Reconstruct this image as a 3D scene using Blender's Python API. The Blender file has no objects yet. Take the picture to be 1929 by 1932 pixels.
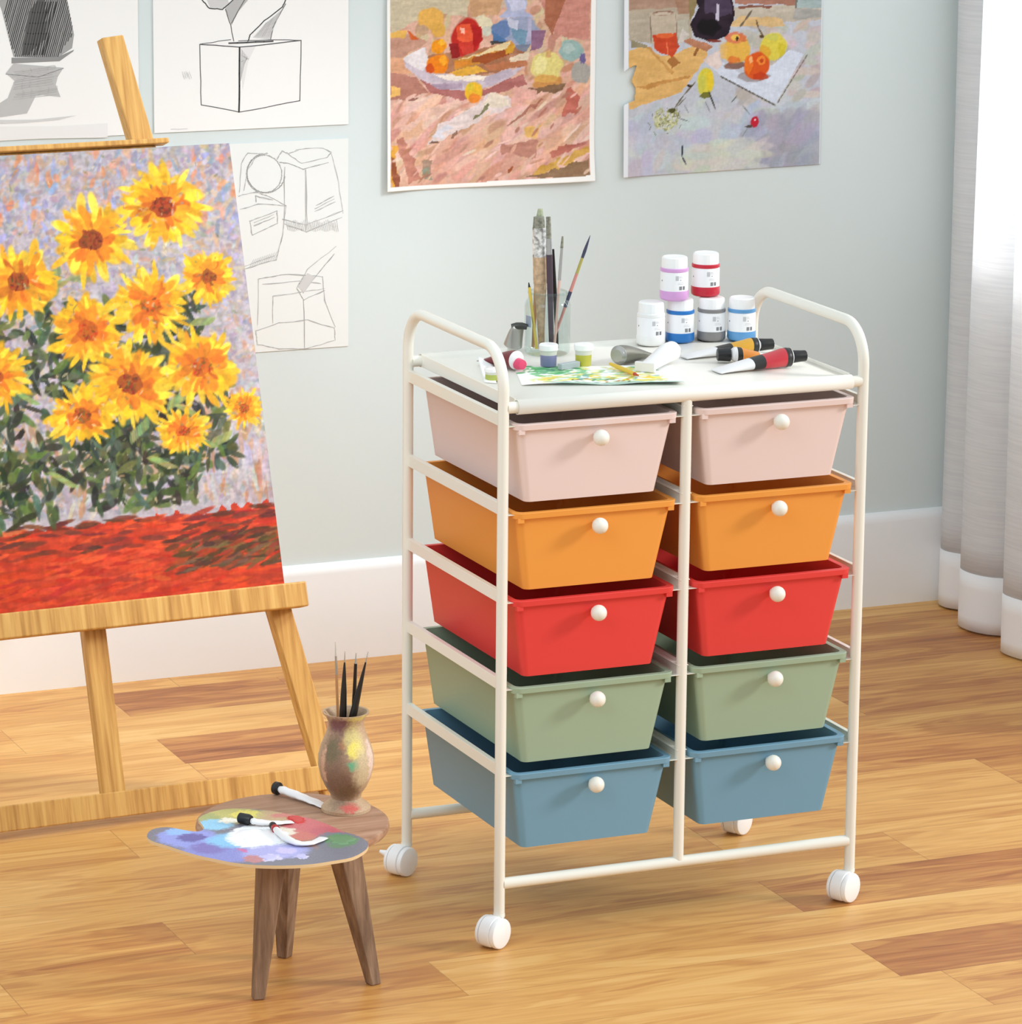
import bpy, bmesh, math, random
import numpy as np
from mathutils import Vector, Matrix
random.seed(7)
S = bpy.context.scene
COL = S.collection
PI = math.pi

# ------------------------------------------------------------------ camera
F_PX, PITCH, YAW, ROLL = 7633.476, 0.2260828, 0.4066537, 0.0091808
CAM = np.array([-2.3434056, -5.4734812, 2.0577567])
_fw = np.array([math.sin(YAW)*math.cos(PITCH), math.cos(YAW)*math.cos(PITCH), -math.sin(PITCH)])
_rt = np.array([math.cos(YAW), -math.sin(YAW), 0.0])
_up = np.cross(_rt, _fw)
_c, _s = math.cos(ROLL), math.sin(ROLL)
RT, UP = _c*_rt + _s*_up, -_s*_rt + _c*_up
cd = bpy.data.cameras.new('camera')
cd.sensor_fit = 'HORIZONTAL'
cd.sensor_width = 36.0
cd.lens = F_PX*36.0/1929.0
cd.clip_start, cd.clip_end = 0.1, 100
cam = bpy.data.objects.new('camera', cd)
COL.objects.link(cam)
M = Matrix.Identity(4)
for i in range(3):
    M[i][0], M[i][1], M[i][2], M[i][3] = RT[i], UP[i], -_fw[i], CAM[i]
cam.matrix_world = M
S.camera = cam

# ------------------------------------------------------------------ world, lights, exposure
S.view_settings.view_transform = 'Standard'
S.view_settings.look = 'None'
S.view_settings.gamma = 1.0
S.view_settings.exposure = 0.0
S.view_settings.use_curve_mapping = False
W = bpy.data.worlds.new('world')
S.world = W
W.use_nodes = True
bg = W.node_tree.nodes['Background']
bg.inputs['Color'].default_value = (0.87, 0.955, 1.0, 1)
_wtc = W.node_tree.nodes.new('ShaderNodeTexCoord'); _wse = W.node_tree.nodes.new('ShaderNodeSeparateXYZ')
_wmr = W.node_tree.nodes.new('ShaderNodeMapRange')
_wmr.inputs['From Min'].default_value = 0.0; _wmr.inputs['From Max'].default_value = 1.0
_wmr.inputs['To Min'].default_value = 0.78; _wmr.inputs['To Max'].default_value = 1.12      # overcast sky, brighter overhead
W.node_tree.links.new(_wtc.outputs['Generated'], _wse.inputs[0]); W.node_tree.links.new(_wse.outputs['Z'], _wmr.inputs['Value'])
W.node_tree.links.new(_wmr.outputs['Result'], bg.inputs['Strength'])
S.cycles.transparent_max_bounces = 24

def add_sun(name, to_light, strength, angle, color):
    d = bpy.data.lights.new(name, 'SUN')
    d.energy, d.angle, d.color = strength, math.radians(angle), color
    o = bpy.data.objects.new(name, d)
    COL.objects.link(o)
    o.rotation_euler = Vector(to_light).to_track_quat('Z', 'Y').to_euler()
    o.location = Vector(to_light)*4
    return o
add_sun('sun', (0.82, -0.38, 0.40), 1.75, 12, (1.0, 0.985, 0.96))

def add_area(name, loc, target, size, power, color):
    d = bpy.data.lights.new(name, 'AREA')
    d.shape, d.size, d.energy, d.color = 'SQUARE', size, power, color
    o = bpy.data.objects.new(name, d)
    COL.objects.link(o)
    o.location = loc
    o.rotation_euler = (Vector(loc)-Vector(target)).to_track_quat('Z', 'Y').to_euler()
    return o
al = add_area('wall_fill_left', (-1.9, -1.0, 2.2), (-0.1, 1.69, 0.25), 1.6, 6, (0.90, 0.96, 1)); al.data.spread = math.radians(75)  # added fill lamp with no real source, lifts the left of the back wall
al = add_area('wall_fill_right', (1.56, 0.40, 1.9), (-0.35, 1.69, 0.10), 0.5, 3.0, (0.95, 0.975, 1)); al.data.spread = math.radians(46)  # unseen narrow fill inside the room, added to brighten the wall's lower left
add_area('daylight_outside', (2.5, 1.06, 1.55), (1.7, 1.06, 1.45), 1.3, 30, (0.97, 0.985, 1))

# ------------------------------------------------------------------ measuring helpers (photo measurement -> metres on a known plane)
def ray(x, y):
    return (x-964.5)/F_PX*RT - (y-966)/F_PX*UP + _fw
def on_z(x, y, z=0.0):
    d = ray(x, y); t = (z-CAM[2])/d[2]; return CAM + t*d
def on_y(x, y, Y):
    d = ray(x, y); t = (Y-CAM[1])/d[1]; return CAM + t*d

# ------------------------------------------------------------------ materials
def lin(c):
    def f(v):
        v /= 255.0
        return v/12.92 if v <= 0.04045 else ((v+0.055)/1.055)**2.4
    return (f(c[0]), f(c[1]), f(c[2]), 1.0)
def new_mat(name):
    m = bpy.data.materials.new(name); m.use_nodes = True
    nt = m.node_tree
    return m, nt, nt.nodes['Principled BSDF']
def mat(name, rgb, rough=0.5, metal=0.0, spec=0.5, noise=0.0, nscale=40.0, bump=0.0, bscale=200.0, coat=0.0):
    m, nt, b = new_mat(name)
    b.inputs['Base Color'].default_value = lin(rgb)
    b.inputs['Roughness'].default_value = rough
    b.inputs['Metallic'].default_value = metal
    b.inputs['Specular IOR Level'].default_value = spec
    b.inputs['Coat Weight'].default_value = coat
    tc = nt.nodes.new('ShaderNodeTexCoord')
    if noise:
        n = nt.nodes.new('ShaderNodeTexNoise'); n.inputs['Scale'].default_value = nscale
        n.inputs['Detail'].default_value = 4
        nt.links.new(tc.outputs['Object'], n.inputs['Vector'])
        r = nt.nodes.new('ShaderNodeValToRGB')
        c0 = lin([max(0, v*(1-noise)) for v in rgb]); c1 = lin([min(255, v*(1+noise)) for v in rgb])
        r.color_ramp.elements[0].color = c0; r.color_ramp.elements[0].position = 0.3
        r.color_ramp.elements[1].color = c1; r.color_ramp.elements[1].position = 0.7
        nt.links.new(n.outputs['Fac'], r.inputs['Fac']); nt.links.new(r.outputs['Color'], b.inputs['Base Color'])
    if bump:
        n2 = nt.nodes.new('ShaderNodeTexNoise'); n2.inputs['Scale'].default_value = bscale
        nt.links.new(tc.outputs['Object'], n2.inputs['Vector'])
        bp = nt.nodes.new('ShaderNodeBump'); bp.inputs['Strength'].default_value = bump
        bp.inputs['Distance'].default_value = 0.001
        nt.links.new(n2.outputs['Fac'], bp.inputs['Height']); nt.links.new(bp.outputs['Normal'], b.inputs['Normal'])
    return m
def attr_mat(name, rough=0.6, attr='col', bump=0.0):
    m, nt, b = new_mat(name)
    a = nt.nodes.new('ShaderNodeAttribute'); a.attribute_name = attr
    nt.links.new(a.outputs['Color'], b.inputs['Base Color'])
    b.inputs['Roughness'].default_value = rough
    b.inputs['Specular IOR Level'].default_value = 0.25
    if bump:
        tc = nt.nodes.new('ShaderNodeTexCoord')
        n2 = nt.nodes.new('ShaderNodeTexNoise'); n2.inputs['Scale'].default_value = 260
        nt.links.new(tc.outputs['Object'], n2.inputs['Vector'])
        bp = nt.nodes.new('ShaderNodeBump'); bp.inputs['Strength'].default_value = bump; bp.inputs['Distance'].default_value = 0.0008
        nt.links.new(n2.outputs['Fac'], bp.inputs['Height']); nt.links.new(bp.outputs['Normal'], b.inputs['Normal'])
    return m
def wood_mat(name, dark, mid, light, scale, rough=0.5, contrast=(0.30, 0.5, 0.72)):
    m, nt, b = new_mat(name)
    tc = nt.nodes.new('ShaderNodeTexCoord'); mp = nt.nodes.new('ShaderNodeMapping')
    mp.inputs['Scale'].default_value = scale
    nt.links.new(tc.outputs['Object'], mp.inputs['Vector'])
    n = nt.nodes.new('ShaderNodeTexNoise'); n.inputs['Scale'].default_value = 1; n.inputs['Detail'].default_value = 5
    n.inputs['Roughness'].default_value = 0.6
    nt.links.new(mp.outputs['Vector'], n.inputs['Vector'])
    r = nt.nodes.new('ShaderNodeValToRGB')
    e = r.color_ramp.elements
    e[0].position, e[0].color = contrast[0], lin(dark)
    e[1].position, e[1].color = contrast[2], lin(light)
    k = e.new(contrast[1]); k.color = lin(mid)
    nt.links.new(n.outputs['Fac'], r.inputs['Fac']); nt.links.new(r.outputs['Color'], b.inputs['Base Color'])
    b.inputs['Roughness'].default_value = rough
    b.inputs['Specular IOR Level'].default_value = 0.3
    return m
def blob_mat(name, base, blobs, dist=0.02, nscale=60.0, rough=0.55, fleck=0.0):
    """paint stains: each blob = (centre, radii, colour, edge softness) with noisy outlines"""
    m, nt, b = new_mat(name)
    tc = nt.nodes.new('ShaderNodeTexCoord')
    n = nt.nodes.new('ShaderNodeTexNoise'); n.inputs['Scale'].default_value = nscale; n.inputs['Detail'].default_value = 6
    nt.links.new(tc.outputs['Object'], n.inputs['Vector'])
    sb = nt.nodes.new('ShaderNodeVectorMath'); sb.operation = 'SUBTRACT'; sb.inputs[1].default_value = (0.5, 0.5, 0.5)
    nt.links.new(n.outputs['Color'], sb.inputs[0])
    sc = nt.nodes.new('ShaderNodeVectorMath'); sc.operation = 'SCALE'; sc.inputs['Scale'].default_value = dist
    nt.links.new(sb.outputs[0], sc.inputs[0])
    ad = nt.nodes.new('ShaderNodeVectorMath'); ad.operation = 'ADD'
    nt.links.new(tc.outputs['Object'], ad.inputs[0]); nt.links.new(sc.outputs[0], ad.inputs[1])
    rgb = nt.nodes.new('ShaderNodeRGB'); rgb.outputs[0].default_value = lin(base)
    cur = rgb.outputs[0]
    for (c, r, colr, soft) in blobs:
        s1 = nt.nodes.new('ShaderNodeVectorMath'); s1.operation = 'SUBTRACT'; s1.inputs[1].default_value = c
        nt.links.new(ad.outputs[0], s1.inputs[0])
        d1 = nt.nodes.new('ShaderNodeVectorMath'); d1.operation = 'DIVIDE'; d1.inputs[1].default_value = r
        nt.links.new(s1.outputs[0], d1.inputs[0])
        ln = nt.nodes.new('ShaderNodeVectorMath'); ln.operation = 'LENGTH'
        nt.links.new(d1.outputs[0], ln.inputs[0])
        mr = nt.nodes.new('ShaderNodeMapRange'); mr.interpolation_type = 'SMOOTHSTEP'
        mr.inputs['From Min'].default_value = 1+soft; mr.inputs['From Max'].default_value = 1-soft
        nt.links.new(ln.outputs['Value'], mr.inputs['Value'])
        mx = nt.nodes.new('ShaderNodeMix'); mx.data_type = 'RGBA'
        nt.links.new(mr.outputs['Result'], mx.inputs[0]); nt.links.new(cur, mx.inputs[6])
        mx.inputs[7].default_value = lin(colr)
        cur = mx.outputs[2]
    if fleck:
        n3 = nt.nodes.new('ShaderNodeTexNoise'); n3.inputs['Scale'].default_value = nscale*3.2
        nt.links.new(tc.outputs['Object'], n3.inputs['Vector'])
        hv = nt.nodes.new('ShaderNodeMapRange'); hv.inputs['From Min'].default_value = 0.3; hv.inputs['From Max'].default_value = 0.7
        hv.inputs['To Min'].default_value = 1-fleck; hv.inputs['To Max'].default_value = 1+fleck
        nt.links.new(n3.outputs['Fac'], hv.inputs['Value'])
        ml = nt.nodes.new('ShaderNodeVectorMath'); ml.operation = 'SCALE'
        nt.links.new(cur, ml.inputs[0]); nt.links.new(hv.outputs['Result'], ml.inputs['Scale'])
        cur = ml.outputs[0]
    nt.links.new(cur, b.inputs['Base Color'])
    b.inputs['Roughness'].default_value = rough
    return m
def glass_mat(name, tint=(0.93, 0.97, 0.96), dark=0.25):
    m = bpy.data.materials.new(name); m.use_nodes = True
    nt = m.node_tree; nt.nodes.clear()
    out = nt.nodes.new('ShaderNodeOutputMaterial')
    tr = nt.nodes.new('ShaderNodeBsdfTransparent'); tr.inputs['Color'].default_value = (*tint, 1)
    gl = nt.nodes.new('ShaderNodeBsdfGlossy'); gl.inputs['Roughness'].default_value = 0.04
    gl.inputs['Color'].default_value = (0.9, 0.95, 0.95, 1)
    lw = nt.nodes.new('ShaderNodeLayerWeight'); lw.inputs['Blend'].default_value = 0.5
    pw = nt.nodes.new('ShaderNodeMath'); pw.operation = 'POWER'; pw.inputs[1].default_value = 3.5
    nt.links.new(lw.outputs['Facing'], pw.inputs[0])
    ma = nt.nodes.new('ShaderNodeMath'); ma.operation = 'MULTIPLY_ADD'; ma.inputs[1].default_value = dark*2; ma.inputs[2].default_value = 0.04
    nt.links.new(pw.outputs[0], ma.inputs[0])
    mx = nt.nodes.new('ShaderNodeMixShader')
    nt.links.new(ma.outputs[0], mx.inputs[0]); nt.links.new(tr.outputs[0], mx.inputs[1]); nt.links.new(gl.outputs[0], mx.inputs[2])
    nt.links.new(mx.outputs[0], out.inputs[0])
    return m

# ------------------------------------------------------------------ mesh helpers
class MB:
    def __init__(s):
        s.v, s.f, s.mi, s.sm = [], [], [], []
    def add(s, verts, faces, mi=0, smooth=False, M=None):
        o = len(s.v)
        for p in verts:
            p = Vector(p)
            s.v.append(tuple(M @ p) if M is not None else tuple(p))
        for f in faces:
            s.f.append([i+o for i in f]); s.mi.append(mi); s.sm.append(smooth)
        return s
    def box(s, lo, hi, mi=0, M=None):
        x0, y0, z0 = lo; x1, y1, z1 = hi
        v = [(x0,y0,z0),(x1,y0,z0),(x1,y1,z0),(x0,y1,z0),(x0,y0,z1),(x1,y0,z1),(x1,y1,z1),(x0,y1,z1)]
        return s.add(v, [(3,2,1,0),(4,5,6,7),(0,1,5,4),(1,2,6,5),(2,3,7,6),(3,0,4,7)], mi, False, M)
    def loops(s, loops, closed=True, cap0=True, cap1=True, mi=0, smooth=True, M=None, mis=None):
        n = len(loops[0]); v = [p for L in loops for p in L]
        base = len(s.v)
        s.add(v, [], M=M)
        for k in range(len(loops)-1):
            for i in range(n if closed else n-1):
                j = (i+1) % n
                s.f.append([base+k*n+i, base+k*n+j, base+(k+1)*n+j, base+(k+1)*n+i])
                s.mi.append(mis[k] if mis else mi); s.sm.append(smooth)
        if cap0:
            s.f.append([base+i for i in range(n)][::-1]); s.mi.append(mis[0] if mis else mi); s.sm.append(False)
        if cap1:
            s.f.append([base+(len(loops)-1)*n+i for i in range(n)]); s.mi.append(mis[-1] if mis else mi); s.sm.append(False)
        return s
    def lathe(s, prof, n=32, M=None, mi=0, cap0=True, cap1=True, smooth=True, mis=None):
        L = [[(r*math.cos(2*PI*i/n), r*math.sin(2*PI*i/n), z) for i in range(n)] for r, z in prof]
        return s.loops(L, True, cap0, cap1, mi, smooth, M, mis)
    def tube(s, path, r, n=14, mi=0, caps=True, M=None):
        P = [Vector(p) for p in path]
        rr = r if isinstance(r, (list, tuple)) else [r]*len(P)
        L = []; up = None
        for i, p in enumerate(P):
            a = P[max(i-1, 0)]; b = P[min(i+1, len(P)-1)]
            t = (b-a).normalized()
            if up is None:
                up = Vector((0, 0, 1)) if abs(t.z) < 0.9 else Vector((1, 0, 0))
            x = t.cross(up).normalized(); y = x.cross(t).normalized(); up = y
            L.append([tuple(p + rr[i]*(math.cos(2*PI*k/n)*x + math.sin(2*PI*k/n)*y)) for k in range(n)])
        return s.loops(L, True, caps, caps, mi, True, M)
    def build(s, name, mats, parent=None, loc=None, bevel=0.0, segs=2, recalc=True, sharp=38):
        me = bpy.data.meshes.new(name)
        me.from_pydata(s.v, [], s.f)
        mats = mats if isinstance(mats, (list, tuple)) else [mats]
        for m in mats: me.materials.append(m)
        me.polygons.foreach_set('material_index', s.mi)
        me.polygons.foreach_set('use_smooth', s.sm)
        if recalc:
            bm = bmesh.new(); bm.from_mesh(me)
            bmesh.ops.recalc_face_normals(bm, faces=bm.faces)
            bm.to_mesh(me); bm.free()
        me.set_sharp_from_angle(angle=math.radians(sharp))
        me.update()
        o = bpy.data.objects.new(name, me)
        COL.objects.link(o)
        if parent: o.parent = parent
        if loc is not None: o.location = loc
        if bevel:
            b = o.modifiers.new('bevel', 'BEVEL'); b.width = bevel; b.segments = segs; b.limit_method = 'ANGLE'
            b.angle_limit = math.radians(40)
        return o
def tag(o, label, cat, group=None):
    o['label'] = label; o['category'] = cat
    if group: o['group'] = group
    return o
def thing(name, label, cat, loc=(0, 0, 0), rot=(0, 0, 0), group=None):
    o = bpy.data.objects.new(name, None); COL.objects.link(o)
    o.empty_display_size = 0.05
    o.location = loc; o.rotation_euler = rot
    return tag(o, label, cat, group)
def struct(o):
    o['kind'] = 'structure'; return o
def arc(c, r, a0, a1, n, plane='yz', const=0.0):
    out = []
    for i in range(n+1):
        a = a0 + (a1-a0)*i/n
        p, q = c[0]+r*math.cos(a), c[1]+r*math.sin(a)
        out.append((const, p, q) if plane == 'yz' else (p, const, q))
    return out
def rrect(x0, x1, y0, y1, r, z, n=4):
    pts = []
    for cx, cy, a0 in ((x1-r, y1-r, 0), (x0+r, y1-r, PI/2), (x0+r, y0+r, PI), (x1-r, y0+r, 1.5*PI)):
        for i in range(n+1):
            a = a0 + PI/2*i/n
            pts.append((cx+r*math.cos(a), cy+r*math.sin(a), z))
    return pts
def frame_to(a, b):
    """matrix whose +Z runs from a to b, origin a"""
    a, b = Vector(a), Vector(b)
    return Matrix.Translation(a) @ (b-a).to_track_quat('Z', 'Y').to_matrix().to_4x4()

# ------------------------------------------------------------------ room shell
YW, XR = 1.69, 1.745
M_wall = mat('wall_paint', (222, 233, 234), 0.75, spec=0.2, noise=0.006, nscale=3, bump=0.05)
M_base = mat('baseboard_paint', (247, 247, 247), 0.4, spec=0.4)
w = MB().box((-3.4, YW, 0), (XR+0.12, YW+0.1, 2.7)).build('wall_back', M_wall); struct(w)
# window wall: a sill, a lintel and piers around the opening behind the curtain
wr = MB()
wr.box((XR, 0.55, 0), (XR+0.12, YW, 0.74))
wr.box((XR, 0.55, 2.25), (XR+0.12, YW, 2.7))
wr.box((XR, 1.50, 0.74), (XR+0.12, YW, 2.25))
wr.box((XR, 0.55, 0.74), (XR+0.12, 0.62, 2.25))
struct(wr.build('wall_right', M_wall))
M_frame = mat('window_frame_paint', (246, 246, 246), 0.4)
win = struct(MB().box((XR+0.03, 0.62, 0.74), (XR+0.09, 0.67, 2.25)).box((XR+0.03, 1.45, 0.74), (XR+0.09, 1.50, 2.25))
             .box((XR+0.03, 0.67, 0.74), (XR+0.09, 1.45, 0.79)).box((XR+0.03, 0.67, 2.20), (XR+0.09, 1.45, 2.25))
             .box((XR+0.03, 1.04, 0.79), (XR+0.09, 1.08, 2.20)).build('window_1', M_frame, bevel=0.004))
MB().box((XR+0.058, 0.665, 0.785), (XR+0.062, 1.455, 2.205)).build('window_pane', glass_mat('window_glass', (0.97, 0.98, 0.98), 0.1), win)
def baseboard(name, horizontal=True):
    prof = [(0, 0), (0.016, 0), (0.016, 0.176), (0.013, 0.186), (0.006, 0.193), (0, 0.1955)]
    m = MB()
    if horizontal:
        L = [[(x, YW-d, z) for d, z in prof] for x in (-3.4, XR-0.001)]
    else:
        L = [[(XR-d, y, z) for d, z in prof] for y in (0.55, YW-0.017)]
    m.loops(L, True, True, True, smooth=False)
    struct(m.build(name, M_base))
baseboard('baseboard_back'); baseboard('baseboard_right', False)

# floor: planks 0.1635 wide running along X, each with its own tint and grain offset
def build_floor():
    wd = 0.1635
    rows = list(range(-14, 19))
    v, f, cols, uvs = [], [], [], []
    rnd = random.Random(11)
    # row k spans Y from 1.277-(k+1)*wd to 1.277-k*wd ; joint pattern measured from the photograph
    joints = {-3: 1.3, -2: -0.131, -1: 0.9, 0: -0.134, 1: 1.15, 2: 0.35, 3: 0.9, 4: 1.195, 5: 0.535, 6: -0.45, 7: 0.514, 8: -0.132, 9: 0.511, 10: -0.70, 11: 0.2}
    tint = {(-2, 1): 0.84, (0, 1): 0.92, (7, 1): 0.78, (9, 1): 0.90, (4, 1): 0.76, (8, 1): 0.40, (8, 0): 0.60, (7, 0): 0.52, (9, 0): 0.45, (6, 1): 0.48, (6, 2): 0.42,
            (5, 1): 0.48, (5, 0): 0.44, (3, 1): 0.70, (3, 0): 0.40, (2, 1): 0.62, (2, 0): 0.42, (1, 1): 0.72, (1, 0): 0.42, (0, 0): 0.45, (0, 2): 0.62, (-1, 0): 0.34, (-1, 1): 0.72,
            (-2, 0): 0.5, (-2, 2): 0.66, (4, 0): 0.44, (10, 0): 0.5, (10, 1): 0.42, (11, 1): 0.45}
    for k in range(-3, 34):
        y1 = 1.277-k*wd; y0 = y1-wd
        if k == -3: y1 = YW+0.05
        j = joints.get(k, -0.13 if k % 2 else 0.51)
        xs = [j+1.28*i for i in range(-4, 5)]
        if k in (0, -2): xs = sorted(xs+[0.215])
        for i in range(len(xs)-1):
            a, b = max(xs[i], -3.4), min(xs[i+1], 2.6)
            if b-a < 0.02: continue
            idx = i-3
            if k in (0, -2): idx = 1 if abs(xs[i]-j) < 1e-6 else (0 if xs[i] < j else 2)
            t = tint.get((k, idx), rnd.uniform(0.3, 0.65))
            r1, r2 = rnd.random(), rnd.random()
            o = len(v)
            v += [(a, y0, 0), (b, y0, 0), (b, y1, 0), (a, y1, 0)]
            f.append((o, o+1, o+2, o+3))
            cols += [(t, r1, r2, 1)]*4
            uvs += [(0, 0), (b-a, 0), (b-a, 1), (0, 1)]
            # uv.x in metres from the joint, uv.y across the board
    me = bpy.data.meshes.new('floor'); me.from_pydata(v, [], f)
    ca = me.color_attributes.new('plank', 'FLOAT_COLOR', 'CORNER')
    ca.data.foreach_set('color', [c for q in cols for c in q])
    uv = me.uv_layers.new(name='UVMap'); uv.data.foreach_set('uv', [c for q in uvs for c in q])
    m, nt, b = new_mat('oak_planks')
    N = nt.nodes.new; Lk = nt.links.new
    at = N('ShaderNodeAttribute'); at.attribute_name = 'plank'
    sp = N('ShaderNodeSeparateColor'); Lk(at.outputs['Color'], sp.inputs[0])
    tc = N('ShaderNodeTexCoord')
    off = N('ShaderNodeCombineXYZ')
    o1 = N('ShaderNodeMath'); o1.operation = 'MULTIPLY'; o1.inputs[1].default_value = 37; Lk(sp.outputs[1], o1.inputs[0])
    o2 = N('ShaderNodeMath'); o2.operation = 'MULTIPLY'; o2.inputs[1].default_value = 53; Lk(sp.outputs[2], o2.inputs[0])
    Lk(o1.outputs[0], off.inputs[0]); Lk(o2.outputs[0], off.inputs[2])
    ad = N('ShaderNodeVectorMath'); ad.operation = 'ADD'; Lk(tc.outputs['Object'], ad.inputs[0]); Lk(off.outputs[0], ad.inputs[1])
    # broad cathedral figure
    mp = N('ShaderNodeMapping'); mp.inputs['Scale'].default_value = (2.2, 15, 1); Lk(ad.outputs[0], mp.inputs['Vector'])
    n1 = N('ShaderNodeTexNoise'); n1.inputs['Scale'].default_value = 1; n1.inputs['Detail'].default_value = 3; n1.inputs['Distortion'].default_value = 0.9
    Lk(mp.outputs[0], n1.inputs['Vector'])
    # fine streaks
    mp2 = N('ShaderNodeMapping'); mp2.inputs['Scale'].default_value = (3.0, 95, 1); Lk(ad.outputs[0], mp2.inputs['Vector'])
    n2 = N('ShaderNodeTexNoise'); n2.inputs['Scale'].default_value = 1; n2.inputs['Detail'].default_value = 4
    Lk(mp2.outputs[0], n2.inputs['Vector'])
    # ring lines from the broad figure
    ml = N('ShaderNodeMath'); ml.operation = 'MULTIPLY'; ml.inputs[1].default_value = 46; Lk(n1.outputs['Fac'], ml.inputs[0])
    sn = N('ShaderNodeMath'); sn.operation = 'SINE'; Lk(ml.outputs[0], sn.inputs[0])
    # combine
    a1 = N('ShaderNodeMath'); a1.operation = 'MULTIPLY_ADD'; a1.inputs[1].default_value = 0.085; Lk(sn.outputs[0], a1.inputs[0])
    a0 = N('ShaderNodeMath'); a0.operation = 'MULTIPLY_ADD'; a0.inputs[1].default_value = 1.12; a0.inputs[2].default_value = -0.47; Lk(n1.outputs['Fac'], a0.inputs[0])
    Lk(a0.outputs[0], a1.inputs[2])
    a2 = N('ShaderNodeMath'); a2.operation = 'MULTIPLY_ADD'; a2.inputs[1].default_value = 0.58; Lk(n2.outputs['Fac'], a2.inputs[0]); Lk(a1.outputs[0], a2.inputs[2])
    a3 = N('ShaderNodeMath'); a3.operation = 'ADD'; Lk(a2.outputs[0], a3.inputs[0]); Lk(sp.outputs[0], a3.inputs[1])
    sc = N('ShaderNodeMapRange'); sc.inputs['From Min'].default_value = 0.38; sc.inputs['From Max'].default_value = 1.60; Lk(a3.outputs[0], sc.inputs['Value'])
    rp = N('ShaderNodeValToRGB'); e = rp.color_ramp.elements
    e[0].position, e[0].color = 0.0, lin((234, 188, 120))
    e[1].position, e[1].color = 1.0, lin((136, 76, 40))
    for pos, c in ((0.28, (224, 170, 98)), (0.50, (206, 146, 80)), (0.74, (178, 113, 62))):
        q = e.new(pos); q.color = lin(c)
    Lk(sc.outputs['Result'], rp.inputs['Fac'])
    # seams
    uvn = N('ShaderNodeSeparateXYZ'); Lk(tc.outputs['UV'], uvn.inputs[0])
    ab = N('ShaderNodeMath'); ab.operation = 'SUBTRACT'; ab.inputs[1].default_value = 0.5; Lk(uvn.outputs[1], ab.inputs[0])
    ab2 = N('ShaderNodeMath'); ab2.operation = 'ABSOLUTE'; Lk(ab.outputs[0], ab2.inputs[0])
    gt = N('ShaderNodeMath'); gt.operation = 'GREATER_THAN'; gt.inputs[1].default_value = 0.4955; Lk(ab2.outputs[0], gt.inputs[0])
    lt = N('ShaderNodeMath'); lt.operation = 'LESS_THAN'; lt.inputs[1].default_value = 0.0016; Lk(uvn.outputs[0], lt.inputs[0])
    mxm = N('ShaderNodeMath'); mxm.operation = 'MAXIMUM'; Lk(gt.outputs[0], mxm.inputs[0]); Lk(lt.outputs[0], mxm.inputs[1])
    mq = N('ShaderNodeMath'); mq.operation = 'MULTIPLY'; mq.inputs[1].default_value = 0.45; Lk(mxm.outputs[0], mq.inputs[0])
    mx = N('ShaderNodeMix'); mx.data_type = 'RGBA'; Lk(mq.outputs[0], mx.inputs[0]); Lk(rp.outputs['Color'], mx.inputs[6]); mx.inputs[7].default_value = lin((128, 80, 42))
    Lk(mx.outputs[2], b.inputs['Base Color'])
    b.inputs['Roughness'].default_value = 0.42
    b.inputs['Specular IOR Level'].default_value = 0.3
    me.materials.append(m)
    o = bpy.data.objects.new('floor', me); COL.objects.link(o); struct(o)
build_floor()

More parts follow.
